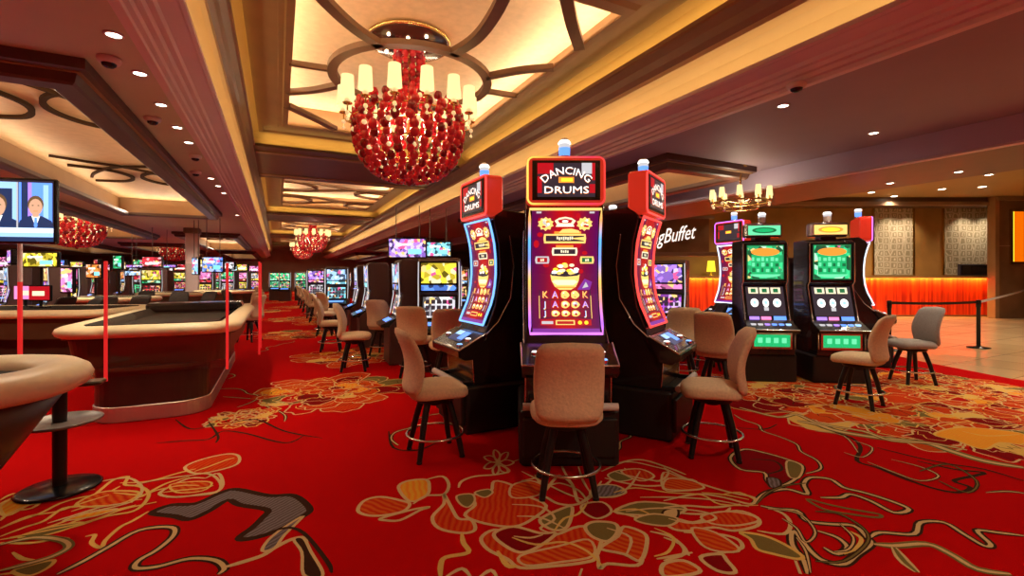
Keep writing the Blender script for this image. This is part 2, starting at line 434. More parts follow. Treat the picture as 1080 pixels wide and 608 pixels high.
shape(A([(240,250),(300,215),(360,205),(440,210),(400,240),(320,255)]), 'carpet_orange', .02, 'carpet_gold')
shape(A([(200,300),(280,275),(370,262),(300,285)]), 'carpet_yellow', .016, 'carpet_tan')
shape(A([(60,350),(160,320),(260,305),(200,330),(120,350)]), 'carpet_olive', .018, 'carpet_gold')
shape(A([(0,250),(50,225),(110,215),(150,225),(90,250),(20,285)]), 'carpet_yellow', .02, 'carpet_gold')
line(A([(180,470),(260,430),(340,385),(440,330),(540,320),(550,345),(500,390),(440,425),(430,450),(500,445),(600,420),(680,425),(710,450),(690,470)]), .022, 'carpet_tan', under='carpet_dark')
line(A([(700,450),(770,430),(830,410),(870,385),(920,360),(960,355),(970,390),(1000,440),(1020,470)]), .03, 'carpet_tan')
shape(A([(930,360),(960,355),(985,400),(1020,460),(1010,480),(960,470),(955,400)]), 'carpet_dark', .015, 'carpet_tan')
shape(A([(830,395),(850,360),(900,320),(960,285),(900,345),(870,385)]), 'carpet_grey', .018)
shape(A([(40,460),(100,440),(170,425),(150,450),(90,475)]), 'carpet_olive', .018, 'carpet_gold')
# flower in the middle
shape(B([(80,260),(100,230),(150,218),(215,230),(240,240),(220,262),(160,275),(110,275)]), 'carpet_orange')
shape(B([(205,190),(230,170),(290,165),(300,190),(290,215),(240,232)]), 'carpet_yellow')
line(B([(290,165),(340,155),(360,180),(345,210),(290,215),(250,240)]))
line(B([(150,285),(200,270),(260,255),(300,250),(270,260),(210,290),(160,290)]), closed=True)
shape(B([(345,210),(345,240),(310,280),(330,315),(400,330),(440,320),(430,290),(390,285),(370,255)]), 'carpet_flame')
line(B([(390,190),(400,170),(440,155),(500,150),(545,140),(530,125),(510,120)]))
for k in range(7):
    a = k*PI*2/7; x, y = 512, 112
    line(B([(x, y), (x+28*math.cos(a-.3), y+26*math.sin(a-.3)), (x+48*math.cos(a), y+40*math.sin(a)), (x+28*math.cos(a+.4), y+26*math.sin(a+.4))]), .016, 'carpet_tan', True)
shape(B([(395,215),(430,225),(440,245),(410,275),(470,300),(560,310),(620,285),(660,245),(600,215),(550,180),(500,170),(490,200),(450,210)]), 'carpet_flame')
shape(B([(385,215),(430,210),(440,230),(420,250),(395,240)]), 'carpet_olive', .014)
shape(B([(440,205),(480,195),(495,205),(470,220)]), 'carpet_olive', .014)
shape(B([(460,345),(500,320),(560,330),(640,330),(690,335),(760,310),(830,320),(815,400),(780,420),(680,432),(580,437),(540,410),(480,380)]), 'carpet_flame')
shape(B([(500,330),(560,310),(640,330),(690,330),(640,370),(580,390),(520,360)]), 'carpet_deep')
shape(B([(580,400),(700,370),(790,350),(805,400),(700,420),(600,430)]), 'carpet_orange', .016)
line(B([(400,330),(405,360),(420,390),(350,405),(335,430),(335,470)]), .028, 'carpet_gold')
line(B([(620,205),(660,220),(700,240),(760,240),(820,200),(880,150)]))
shape(B([(740,250),(725,310),(680,320),(640,290),(700,258)]), 'carpet_olive')
shape(B([(780,310),(800,340),(850,355),(880,325),(870,300),(810,295)]), 'carpet_olive')
shape(B([(830,380),(900,395),(950,415),(970,360),(960,330),(900,310),(880,340),(840,365)]), 'carpet_orange')
shape(B([(870,265),(940,235),(1040,240),(1090,255),(1050,275),(960,275)]), 'carpet_olive', .02)
line(B([(870,262),(960,285),(1080,290)])); line(B([(980,325),(1040,340),(1080,370),(1100,400)])); line(B([(1000,410),(1060,400),(1110,390)]))
shape(B([(940,290),(1000,280),(1060,295),(1000,305)]), 'carpet_tan', .016, 'carpet_dark')
line(B([(830,140),(900,110),(960,105),(1040,130),(1090,150)])); line(B([(900,130),(940,150),(1000,170),(1030,160)])); line(B([(840,160),(900,175),(970,185),(1060,180)]))
shape(B([(850,150),(900,135),(930,160),(880,170)]), 'carpet_olive', .014); shape(B([(1040,165),(1110,165),(1130,190),(1060,190)]), 'carpet_orange', .016)
shape(B([(800,205),(850,195),(900,205),(860,220)]), 'carpet_olive', .014)
line(B([(570,195),(620,200),(640,180),(625,150)])); line(B([(660,200),(680,170),(700,150)])); line(B([(700,150),(740,180),(760,235),(800,210),(830,170)]))
line(B([(820,400),(825,440),(850,425),(940,430),(960,400)])); line(B([(770,440),(760,470)])); line(B([(510,385),(540,430),(570,432)]), .03, 'carpet_gold')
line(B([(345,470),(400,440),(430,470)])); line(B([(450,470),(490,445),(510,470)])); line(B([(560,340),(610,345),(650,335)]), .016)
# flower and dark stems at the right
shape(C([(0,0),(40,5)] if False else [(200,180),(240,155),(300,165),(370,185),(415,205),(400,240),(340,270),(310,250),(300,225),(230,215)]), 'carpet_deep', .018, 'carpet_tan', 'carpet_dark')
line(C([(260,185),(330,190),(355,215),(310,230)]), .02, 'carpet_dark'); shape(C([(370,190),(415,205),(405,240),(375,235)]), 'carpet_olive', .014)
shape(C([(310,240),(345,245),(350,265),(320,270)]), 'carpet_grey', .014, 'carpet_dark')
line(C([(265,320),(310,285),(370,275),(430,290),(420,260),(440,240),(500,245),(540,270),(600,285),(680,310),(735,335),(690,345),(620,310),(560,290),(530,300),(470,300)]), .022, 'carpet_tan', under='carpet_dark')
line(C([(430,305),(480,335),(560,350),(640,360),(645,350),(560,335),(490,320)]), .022, 'carpet_olive', True)
line(C([(290,325),(340,335),(400,340),(430,370),(500,380),(570,385),(610,420),(620,440),(580,470),(540,500),(480,490),(440,460),(390,400),(385,440),(420,490),(430,530)]), .022, 'carpet_tan', under='carpet_dark')
line(C([(460,400),(520,420),(550,450),(520,470),(480,450)]), .02, 'carpet_tan', under='carpet_dark')
line(C([(540,395),(590,420),(580,450),(540,470)]), .02, 'carpet_gold')
line(C([(620,420),(650,405),(750,410),(770,375),(840,375),(900,410),(960,445),(980,440),(940,400),(1000,405),(1080,415)]), .02, 'carpet_tan', under='carpet_dark')
line(C([(630,440),(690,445),(790,440),(860,470),(940,515),(1040,530)]), .024, 'carpet_tan', under='carpet_olive'); line(C([(690,450),(720,490),(760,525)]), .024, 'carpet_olive', under='carpet_tan')
line(C([(470,90),(560,120),(590,150),(580,190),(640,210),(700,235),(800,270),(880,285),(920,270),(870,250),(930,235),(960,225),(870,215),(760,190)]), .03, 'carpet_dark')
line(C([(400,70),(460,80),(520,100),(640,120),(780,135),(860,160),(960,190),(1080,210)]), .05, 'carpet_tan', under='carpet_olive')
line(C([(640,150),(760,180),(860,200),(960,215),(1080,250)]), .025, 'carpet_dark')
shape(C([(810,110),(880,90),(980,95),(1080,110),(1080,140),(1010,135),(960,155),(880,130)]), 'carpet_yellow', .022, 'carpet_gold')
line(C([(0,210),(60,240),(130,265),(200,285),(270,300),(260,320),(180,300),(100,290),(0,310)]))
shape(C([(0,225),(50,240),(120,270),(60,280),(0,275)]), 'carpet_orange', .016)
shape(C([(0,370),(40,365),(90,375),(140,360),(220,340),(280,360),(280,385),(210,400),(150,390),(80,400),(30,395)]), 'carpet_flame')
line(C([(0,420),(50,440),(60,470),(0,490)])); line(C([(110,480),(200,460),(235,450),(220,425),(160,410),(60,405)]))
shape(C([(110,480),(160,520),(215,525),(190,490),(170,470)]), 'carpet_deep'); shape(C([(0,500),(60,490),(110,520),(60,535),(0,535)]), 'carpet_orange')
shape(C([(230,405),(300,415),(360,440),(415,475),(400,485),(330,470),(280,455),(260,425)]), 'carpet_olive', .022, 'carpet_gold')
line(C([(310,330),(360,350),(380,380),(360,410),(280,400)])); line(C([(0,330),(70,325),(150,330),(230,320)])); line(C([(30,345),(100,350),(180,345),(200,330)]))
shape(C([(0,340),(40,335),(40,360),(0,368)]), 'carpet_tan', .014, 'carpet_dark')
line(C([(395,490),(410,530)]), .03, 'carpet_tan'); line(C([(220,90),(300,95),(340,80)]), .022, 'carpet_dark')
def D(p): return T(0, 348, 2.0, p)
def E(p): return T(540, 348, 2.0, p)
for p in ([(280,330),(330,318),(390,310),(440,305),(465,325),(455,345),(400,352),(350,355)], [(240,345),(300,350),(330,340),(380,330),(420,330)], [(180,330),(230,318),(275,315),(300,335),(285,360),(240,375),(190,385)],
          [(0,420),(60,395),(120,385),(180,365),(230,350)], [(0,400),(50,375),(110,360),(160,340)], [(20,440),(100,425),(190,405),(260,380),(330,365)], [(100,410),(150,395),(215,375),(280,365)], [(60,350),(20,360),(0,375)], [(150,385),(185,375),(230,372)], [(410,300),(440,290),(480,275),(495,272)], [(340,345),(380,340),(430,335),(450,330)]):
    line(D(p), .019, R.choice(('carpet_gold', 'carpet_tan')))
line(D([(0,455),(70,440),(130,445),(145,460),(110,480),(60,495),(0,510)]), .02, 'carpet_tan', under='carpet_olive')
for p in ([(330,240),(390,235),(440,232),(470,215),(520,220),(600,240),(640,225)], [(440,195),(460,225),(455,240)], [(370,190),(400,210),(440,205)], [(480,200),(540,190),(600,215),(680,230)], [(820,215),(830,250),(880,255),(920,240)], [(540,440),(600,420),(640,430),(690,490),(700,515)]):
    line(D(p), .022, 'carpet_dark')
for p, m in (([(330,315),(380,320),(405,335),(360,340),(320,335)], 'carpet_orange'), ([(260,400),(300,390),(350,400),(330,415),(280,410)], 'carpet_olive'), ([(150,370),(190,365),(210,385),(180,400),(150,385)], 'carpet_deep'), ([(230,300),(270,295),(300,310),(270,320)], 'carpet_flame'), ([(0,330),(40,320),(70,335),(50,352),(0,355)], 'carpet_orange'), ([(180,330),(220,330),(240,345),(200,355),(165,350)], 'carpet_grey'), ([(400,395),(450,385),(500,392),(520,405),(470,415),(420,410)], 'carpet_flame'), ([(380,420),(430,430),(480,465),(440,470),(400,455)], 'carpet_orange')):
    shape(E(p), m, .017, 'carpet_tan')
for p in ([(0,280),(40,270),(80,285),(60,310),(20,320)], [(200,285),(250,280),(300,290),(330,300),(310,320),(250,310),(215,300)], [(70,335),(100,325),(140,340),(160,365)], [(140,290),(150,320),(165,345)], [(100,270),(110,300),(130,330)], [(215,345),(260,335),(330,345),(400,350),(440,370),(520,372)],
          [(270,355),(340,355),(420,360),(500,375)], [(240,385),(310,378),(400,385),(430,400),(380,410),(330,400)], [(400,345),(450,350),(500,360)], [(0,370),(60,375),(90,400),(60,420),(80,430)], [(20,300),(60,320),(110,345),(150,360)], [(160,365),(140,390),(110,400),(90,425)], [(210,385),(260,380),(290,390)], [(300,420),(340,440),(330,470),(300,480)], [(200,420),(250,440),(240,480)], [(0,440),(50,455),(110,450),(160,470),(190,500)], [(440,350),(480,345),(515,362)], [(10,395),(60,398),(110,420)], [(270,300),(250,330),(230,345)]):
    line(E(p), .017, R.choice(('carpet_tan', 'carpet_tan', 'carpet_gold')))
for p in ([(515,370),(540,345),(580,330),(620,325)], [(540,380),(590,385),(620,400),(640,430),(620,450),(600,420),(570,400)], [(640,385),(690,390),(740,420),(750,450),(700,490),(640,490)], [(600,440),(620,470),(630,515)], [(690,410),(720,440),(710,465),(680,470)], [(720,235),(760,250),(740,270),(700,260)], [(750,280),(800,300),(860,320),(900,310),(860,290),(800,275)], [(860,300),(920,285),(980,320),(960,345),(900,320)], [(640,215),(700,225),(730,260)]):
    line(E(p), .024, 'carpet_dark'); line(E(p), .010, 'carpet_tan' if R.random() < .5 else 'carpet_olive')
line(E([(480,165),(560,185),(600,180),(650,200),(740,215),(800,235),(880,240),(960,255)]), .03, 'carpet_tan', under='carpet_olive')
for p in ([(700,150),(760,170),(840,160),(900,185),(980,175)], [(620,140),(680,165),(760,190),(830,200)], [(850,130),(900,150),(960,140),(1040,165)], [(900,205),(960,195),(1020,205),(1080,200)], [(560,130),(600,150),(660,145)], [(760,140),(800,120),(860,130)], [(950,215),(1000,225),(1070,222)]):
    line(E(p), .02, 'carpet_gold')
struct(fl, 'floor')
t = MB().use('floor_tile'); t.add([(8, -7, -.004), (26, -7, -.004), (26, 50, -.004), (8, 50, -.004)], [(0, 1, 2, 3)]); struct(t, 'floor_tile')

# ------------------------------------------------------------------ soffit ceilings with recesses for the lit panels
ZS = 3.146
coff = [(-3.65, -1.4, 4.9, 15.2), (-3.65, -1.4, 22.0, 33.0), (-3.65, -1.4, 37, 48), (-7.2, -4.5, 13.5, 24.5), (-7.2, -4.5, 30, 41),
        (4.92, 6.78, 4.95, 13.5), (4.92, 6.78, 20.5, 30), (4.92, 6.78, 35, 46), (-11.5, -8.6, 13.5, 24.5), (-11.5, -8.6, 30, 41)]
def soffit(x0, x1, y0, y1, name):
    xs = sorted({x0, x1} | {v for c in coff for v in c[:2] if x0 < v < x1}); ys = sorted({y0, y1} | {v for c in coff for v in c[2:] if y0 < v < y1})
    mb = MB().use('soffit' if x0 < 0 else 'soffit_purple_lit')
    for a, b in zip(xs, xs[1:]):
        for c, d in zip(ys, ys[1:]):
            mx, my = (a+b)/2, (c+d)/2
            if any(k[0] < mx < k[1] and k[2] < my < k[3] for k in coff): continue
            mb.quad((a, c, ZS), (a, d, ZS), (b, d, ZS), (b, c, ZS))
    struct(mb, name)
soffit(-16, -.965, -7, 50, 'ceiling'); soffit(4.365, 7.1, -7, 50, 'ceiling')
def rib_strip(mb, pts, w, z, h, sub=6, closed=False, m='rib'):
    pts = smooth_path(pts, closed, sub); n = len(pts); vs, fs = [], []
    for i in range(n):
        a = pts[i-1] if (closed or i > 0) else pts[i]; b = pts[(i+1) % n] if (closed or i < n-1) else pts[i]
        dx, dy = b[0]-a[0], b[1]-a[1]; L = math.hypot(dx, dy) or 1; ox, oy = -dy/L*w/2, dx/L*w/2; x, y = pts[i]
        vs += [(x+ox, y+oy, z), (x-ox, y-oy, z), (x-ox, y-oy, z+h), (x+ox, y+oy, z+h)]
    for i in range(n if closed else n-1):
        j = (i+1) % n
        for k in range(4): fs.append((4*i+k, 4*i+(k+1) % 4, 4*j+(k+1) % 4, 4*j+k))
    mb.use(m).add(vs, fs)
def coffer(c, near):
    x0, x1, y0, y1 = c; ix0, ix1, iy0, iy1 = x0+.28, x1-.28, y0+.3, y1-.3; zb = 2.95
    def ring(mb, a, za, b, zb_):
        P = lambda o, z: [(x0+o, y0+o, z), (x1-o, y0+o, z), (x1-o, y1-o, z), (x0+o, y1-o, z)]
        A_, B_ = P(a, za), P(b, zb_)
        for i in range(4):
            j = (i+1) % 4; mb.quad(A_[i], A_[j], B_[j], B_[i])
    mb = MB().use('frame_dark')
    ring(mb, -.02, ZS, -.02, 3.06); ring(mb, -.02, 3.06, .05, 3.04); ring(mb, .05, 3.04, .07, zb+.02); ring(mb, .07, zb+.02, .09, zb); ring(mb, .09, zb, .25, zb)
    ring(mb, .25, zb, .28, zb+.02); ring(mb, .28, zb+.02, .28, zb+.08)
    mb.use('frame_trim'); ring(mb, .28, zb+.08, .02, zb+.09); ring(mb, .02, zb+.09, .02, 3.42)
    struct(mb, 'trim_9')
    p = MB().use('panel_tan'); p.quad((x0, y0, 3.42), (x0, y1, 3.42), (x1, y1, 3.42), (x1, y0, 3.42)); struct(p, 'ceiling_panel')
    rb = MB(); mx = (x0+x1)/2; L = iy1-iy0; W = ix1-ix0
    for k in range(int(L//4.4)):
        yc = iy0 + 2.2 + 4.4*k
        for sx in (-1, 1):
            xe = ix0 if sx < 0 else ix1
            rib_strip(rb, [(xe, yc-.75), (xe-sx*W*.32, yc-.55), (xe-sx*W*.45, yc), (xe-sx*W*.32, yc+.55), (xe, yc+.75)], .06, 3.375, .04, m='rib_dark')
            rib_strip(rb, [(xe, yc-1.5), (xe-sx*W*.25, yc-1.25), (xe-sx*W*.6, yc-.9), (xe-sx*W*.86, yc-.2), (xe-sx*W*.97, yc+.3)], .045, 3.37, .04, m='rib_dark')
    struct(rb, 'trim_10')
    pw = 6.5 * (iy1-iy0)
    for sx, x in ((1, ix0-.12), (-1, ix1+.12)): area('cove_strip', (x, (y0+y1)/2, zb+.13), (sx*.75, 0, .65), iy1-iy0, .05, pw*.62, WARMW)
    if near:
        for sy, y in ((1, iy0-.12), (-1, iy1+.12)): area('cove_strip', (mx, y, zb+.13), (0, sy*.75, .65), W, .05, pw*.2, WARMW)
for i, c in enumerate(coff): coffer(c, i in (0, 1, 3, 5))

# ------------------------------------------------------------------ grand cornices either side of the middle vault
CX = 1.7
prof = [('cream_trim', [(2.665, 3.146), (2.60, 3.146), (2.60, 3.185), (2.565, 3.19), (2.555, 3.225), (2.515, 3.23), (2.50, 3.262), (2.46, 3.268), (2.445, 3.30), (2.34, 3.345), (2.325, 3.345), (2.30, 3.36), (2.30, 3.40), (2.345, 3.40), (2.36, 3.365), (2.66, 3.36)]),
        ('cove_gold', [(2.66, 3.36), (2.66, 3.46), (2.63, 3.57), (2.55, 3.66), (2.43, 3.72), (2.305, 3.745), (2.295, 3.70), (2.25, 3.70), (2.24, 3.745)]),
        ('dark_trim', [(2.24, 3.745), (2.20, 3.80), (2.18, 3.88), (2.13, 3.955)]),
        ('frame_trim', [(2.13, 3.955), (2.105, 3.965), (2.10, 4.01), (2.14, 4.01)])]
for side in (1, -1):
    mb = MB()
    for m, pl in prof:
        mb.use(m)
        for (p, z), (p2, z2) in zip(pl, pl[1:]):
            a = (CX+side*p, z); b = (CX+side*p2, z2)
            mb.quad((a[0], -7, a[1]), (b[0], -7, b[1]), (b[0], 50, b[1]), (a[0], 50, a[1]))
    struct(mb, 'trim_1' if side < 0 else 'trim_2')
    for y in (-.5, 12.5, 25.5, 38.5):
        area('cove_strip', (CX+side*2.50, y, 3.41), (-side*.12, 0, 1), 13, .05, 23, WARM)
P_TRAY = 10.7; trays = [6.67 + P_TRAY*k for k in range(-1, 4)]
def rect_ring(mb, yc, a, b):
    (p, q, z), (p2, q2, z2) = a, b
    A_ = [(CX-p, yc-q, z), (CX+p, yc-q, z), (CX+p, yc+q, z), (CX-p, yc+q, z)]; B_ = [(CX-p2, yc-q2, z2), (CX+p2, yc-q2, z2), (CX+p2, yc+q2, z2), (CX-p2, yc+q2, z2)]
    for i in range(4):
        j = (i+1) % 4; mb.quad(A_[i], A_[j], B_[j], B_[i])
tray_prof = [('frame_trim', [(2.10, 3.75, 4.01), (2.16, 3.81, 4.01), (2.17, 3.82, 3.985), (2.40, 4.02, 3.985)]),
             ('cove_gold', [(2.40, 4.02, 3.985), (2.40, 4.02, 4.07), (2.35, 3.97, 4.16), (2.22, 3.86, 4.23), (2.04, 3.70, 4.26), (2.03, 3.68, 4.215)]),
             ('frame_trim', [(2.03, 3.68, 4.215), (1.97, 3.60, 4.21), (1.95, 3.54, 4.235), (1.72, 3.10, 4.205), (1.70, 3.06, 4.185), (1.64, 2.96, 4.18), (1.62, 2.90, 4.15), (1.54, 2.76, 4.15), (1.54, 2.76, 4.185), (1.60, 2.82, 4.185), (1.98, 3.2, 4.20), (1.98, 3.2, 4.66)])]
for i, yc in enumerate(trays):
    mb = MB()
    for m, pl in tray_prof:
        mb.use(m)
        for a, b in zip(pl, pl[1:]): rect_ring(mb, yc, a, b)
    struct(mb, 'trim_3')
    p = MB().use('panel_gold'); p.quad((CX-1.98, yc-3.2, 4.66), (CX-1.98, yc+3.2, 4.66), (CX+1.98, yc+3.2, 4.66), (CX+1.98, yc-3.2, 4.66)); struct(p, 'ceiling_panel')
    bm = MB().use('brown_beam'); y0, y1 = yc+3.75, (yc+P_TRAY-3.75 if i < len(trays)-1 else 50)
    bm.box(CX-2.13, CX+2.13, y0, y1, 3.955, 4.0); bm.use('frame_trim'); bm.box(CX-2.1, CX+2.1, y0+.35, y0+.5, 3.93, 3.955); bm.box(CX-2.1, CX+2.1, y1-.5, y1-.35, 3.93, 3.955)
    struct(bm, 'ceiling_beam')
    rb = MB(); zr = 4.14
    if i % 2 == 1:                  # a ring about the chandelier with curved ribs to the panel's edge
        q = yc - .1
        rib_strip(rb, [(CX + 1.06*math.cos(a*PI/12), q + 1.06*math.sin(a*PI/12)) for a in range(24)], .125, zr, .07, 2, True)
        for s in (1, -1):           # each curve and its half-turn
            for w_, pts in ((.12, [(-.60, -.84), (-.95, -1.12), (-1.30, -1.55), (-1.56, -2.0)]), (.13, [(.24, -1.02), (.36, -1.5), (.34, -2.1), (.22, -2.78)]), (.10, [(.88, -.58), (1.22, -.98), (1.57, -1.25)]), (.06, [(1.06, -.12), (1.57, -.16)]), (.13, [(.75, -2.78), (1.15, -2.3), (1.57, -1.85)])):
                rib_strip(rb, [(CX + s*x_, q + s*y_) for x_, y_ in pts], w_, zr, .07)
    else:                           # half circles on the long sides with crossing curves
        for k in range(2):
            for sx in (-1, 1):
                y = yc - 1.5 + 2.7*k + (.6 if sx > 0 else 0)
                rib_strip(rb, [(CX+sx*1.56, y-.72), (CX+sx*1.05, y-.62), (CX+sx*.62, y), (CX+sx*1.05, y+.62), (CX+sx*1.56, y+.72)], .10, zr, .07)
                rib_strip(rb, [(CX+sx*1.56, y-1.0), (CX+sx*.6, y-.75), (CX-sx*.4, y-.2), (CX-sx*1.1, y+.2), (CX-sx*1.56, y+.25)], .07, zr, .07)
    struct(rb, 'trim_4')
    k = 1.0 if i < 4 else 1.3
    for sx in (-1, 1):
        area('cove_strip', (CX+sx*1.84, yc, 4.24), (-sx*.45, 0, .9), 6.0, .05, 46*k, WARMW)
        if i < 4: area('cove_strip', (CX+sx*2.29, yc, 4.02), (-sx*.2, 0, 1), 7.4, .04, 9, (1, .62, .16))
    for sy in (-1, 1):
        area('cove_strip', (CX, yc+sy*3.06, 4.24), (0, -sy*.45, .9), 3.4, .05, 27*k, WARMW)
        if i < 4: area('cove_strip', (CX, yc+sy*3.91, 4.02), (0, -sy*.2, 1), 4.0, .04, 5, (1, .62, .16))
r_ = MB().use('dark_trim'); r_.quad((-16, -7, 4.95), (-16, 50, 4.95), (26, 50, 4.95), (26, -7, 4.95)); struct(r_, 'light_block_roof')  # unseen slab added over the ceilings to block world light

# ------------------------------------------------------------------ right: bulkhead with purple light in its paint, buffet hall, walls
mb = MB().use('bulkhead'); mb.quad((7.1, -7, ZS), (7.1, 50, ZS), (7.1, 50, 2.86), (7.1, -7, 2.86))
mb.use('cream_trim'); mb.quad((7.1, -7, 2.86), (7.1, 50, 2.86), (7.07, 50, 2.83), (7.07, -7, 2.83)); mb.quad((7.07, -7, 2.83), (7.07, 50, 2.83), (7.14, 50, 2.82), (7.14, -7, 2.82))
mb.use('brown_beam'); mb.quad((7.14, -7, 2.82), (7.14, 50, 2.82), (8.8, 50, 2.82), (8.8, -7, 2.82))
mb.quad((8.8, -7, 2.82), (8.8, 50, 2.82), (8.8, 50, 4.2), (8.8, -7, 4.2)); struct(mb, 'ceiling_bulkhead')
mb = MB().use('olive_ceiling'); mb.quad((8.8, -7, 4.1), (8.8, 50, 4.1), (26, 50, 4.1), (26, -7, 4.1)); struct(mb, 'ceiling_hall')
def slabwall(name, x0, x1, d0, d1, z0, z1, m, px=True):       # a wall across the view: lateral x0..x1 at depth d0..d1
    mb = MB().use(m); mb.slab([wv(x0, d0), wv(x1, d0), wv(x1, d1), wv(x0, d1)], z0, z1); return struct(mb, name)
DW = 16.9
slabwall('wall_hall', 3.4, 20.5, DW, DW+.2, 0, 4.1, 'wood_wall')
slabwall('wall_pier', 16.24, 20.5, 15.75, 15.95, 0, 4.1, 'marble_brown')
mb = MB().use('frame_trim')
a = 16.24; mb.slab([wv(a-.06, 15.71), wv(a+.08, 15.71), wv(a+.08, 15.98), wv(a-.06, 15.98)], 0, 4.1)
mb.slab([wv(a, 15.69), wv(20.5, 15.69), wv(20.5, 15.75), wv(a, 15.75)], 3.95, 4.09); mb.slab([wv(a, 15.73), wv(18.7, 15.73), wv(18.7, 15.75), wv(a, 15.75)], 2.42, 2.45); struct(mb, 'trim_5')
for nm, p in (('wall_left', [(-16.2, -7), (-16, -7), (-16, 50), (-16.2, 50)]), ('wall_back', [(-16, 50), (26, 50), (26, 50.2), (-16, 50.2)]), ('wall_front', [(-16, -7.2), (26, -7.2), (26, -7), (-16, -7)]), ('wall_right', [(26, -7), (26.2, -7), (26.2, 50), (26, 50)])):
    w = MB().use('wall_warm'); w.slab(p, 0, 4.95); struct(w, nm)
# ------------------------------------------------------------------ chairs
def chair_proto(fab):
    root = empty('casino_chair', 0, 0)
    s = MB().use(fab)               # seat cushion, crowned and rounded
    n = 28; rings = [(.80, .468), (.93, .474), (1.0, .492), (1.0, .52), (.96, .545), (.85, .560), (.55, .568), (.01, .570)]
    vs, fs = [], []
    for k, z in rings:
        for i in range(n):
            a = 2*PI*i/n; c, d = math.cos(a), math.sin(a); e = 2/3.4
            x = .235*k*math.copysign(abs(c)**e, c); y = .225*k*math.copysign(abs(d)**e, d) + .01
            vs.append((x * (1 + .06*d), y, z - .012*(y/.22)**2 * (k > .5)))
    for r in range(len(rings)-1):
        for i in range(n): j = (i+1) % n; fs.append((r*n+i, r*n+j, (r+1)*n+j, (r+1)*n+i))
    fs.append(tuple(range(n))[::-1]); s.add(vs, fs, True); s.build('seat', root)
    b = MB().use(fab)               # backrest: padded slab, hollow to the sitter, curling back at the top
    nv, nu = 12, 16; vs, fs = [], []
    for v in range(nv+1):
        t = v/nv; z = .505 + .485*t
        yc = -.225 + .03*math.sin(PI*t) - .13*max(0, t-.35)**1.5*1.05
        w = .205 + .018*math.sin(PI*min(1, t*1.05)) - (.03*((t-.9)/.1)**2 if t > .9 else 0) - (.03*((.12-t)/.12)**2 if t < .12 else 0)
        th = .036 * (1 - (.75*((t-.9)/.1)**2 if t > .9 else 0)) * (1 - (.5*((.1-t)/.1)**2 if t < .1 else 0))
        for i in range(nu):
            a = 2*PI*i/nu; c, d = math.cos(a), math.sin(a)
            x = w*math.copysign(abs(c)**.45, c); y = yc + th*math.copysign(abs(d)**.7, d) + .035*(x/.2)**2
            vs.append((x, y, z + (.012*(1-(x/w)**2) if t > .9 else 0)))
    for v in range(nv):
        for i in range(nu): j = (i+1) % nu; fs.append((v*nu+i, v*nu+j, (v+1)*nu+j, (v+1)*nu+i))
    fs += [tuple(range(nu))[::-1], tuple(range(nv*nu, nv*nu+nu))]; b.add(vs, fs, True); b.build('backrest', root)
    p = MB().use('black_metal'); p.lathe([(.001, .472), (.15, .472), (.16, .45), (.15, .425), (.06, .42), (.05, .39), (.001, .39)], 20); p.build('swivel_plate', root)
    for sx in (-1, 1):
        for sy in (-1, 1):
            l = MB().use('black_metal'); l.tube([(sx*.085, sy*.085, .425), (sx*.125, sy*.125, .26), (sx*.168, sy*.168, .012)], [.027, .025, .020], 8); l.use('bezel').lathe([(.001, 0), (.021, 0), (.021, .014), (.001, .014)], 10, sx*.168, sy*.168); l.build('leg', root)
    r = MB().use('chrome'); r.tube([(.222*math.cos(k*PI/20), .222*math.sin(k*PI/20), .165) for k in range(40)], .0105, 8, True); r.build('foot_ring', root)
    return root
CH = {}
def chair(px, d, fx, fd, label, fab='fabric', group='upholstered casino chairs', xy=None):
    if fab not in CH: CH[fab] = o = chair_proto(fab)
    else: o = copy_tree(CH[fab])
    x, y = xy or cw(px, d); f = cam_dir(fx, fd)
    o.location = (x, y, 0.002); o.rotation_euler = (0, 0, rz_face(*f)); tag(o, label, 'chair', group); return o

# ------------------------------------------------------------------ slot machines
def candle(root, z, colr, x=0, y=.05):
    c = MB(); c.X = Matrix.Translation((x, y, z)) @ Matrix.Scale(1.3, 4) @ Matrix.Translation((-x, -y, -z))
    c.use('chrome'); c.lathe([(.001, z), (.042, z), (.042, z+.015), (.036, z+.02)], 14, x, y)
    c.use(colr); c.lathe([(.034, z+.02), (.036, z+.07)], 14, x, y); c.use('g_silver'); c.lathe([(.036, z+.07), (.034, z+.095)], 14, x, y)
    c.use('g_white'); c.lathe([(.040, z+.095), (.040, z+.103), (.03, z+.118)], 14, x, y); c.use('chrome'); c.lathe([(.03, z+.118), (.016, z+.132), (.001, z+.134)], 14, x, y); c.build('candle_light', root)
SCR = [(-.085, .955), (-.05, 1.04), (-.005, 1.14), (.03, 1.26), (.045, 1.42), (.045, 1.56), (.03, 1.70), (.005, 1.82), (-.03, 1.93)]
def scr_pt(t):
    k = max(0, min(len(SCR)-1.0001, t*(len(SCR)-1))); i = int(k); f = k - i
    return (SCR[i][0]*(1-f)+SCR[i+1][0]*f, SCR[i][1]*(1-f)+SCR[i+1][1]*f)
def patch(mb, x0, x1, t0, t1, e):
    n = max(2, int((t1-t0)*48)); vs, fs = [], []
    for i in range(n+1):
        y, z = scr_pt(t0+(t1-t0)*i/n); vs += [(x0, y-e, z), (x1, y-e, z)]
    for i in range(n): fs.append((2*i, 2*i+1, 2*i+3, 2*i+2))
    mb.add(vs, fs)
def disc(mb, x, t, rx, rt, e, n=14, sq=1.0):
    vs = []
    for k in range(n):
        a = 2*PI*k/n; y, z = scr_pt(t + rt*math.sin(a)); vs.append((x + rx*math.cos(a), y-e, z))
    mb.add(vs, [tuple(range(n))])
def spoly(mb, pts, e):
    mb.add([(x, scr_pt(t)[0]-e, scr_pt(t)[1]) for x, t in pts], [tuple(range(len(pts)))])
GL_ = {}
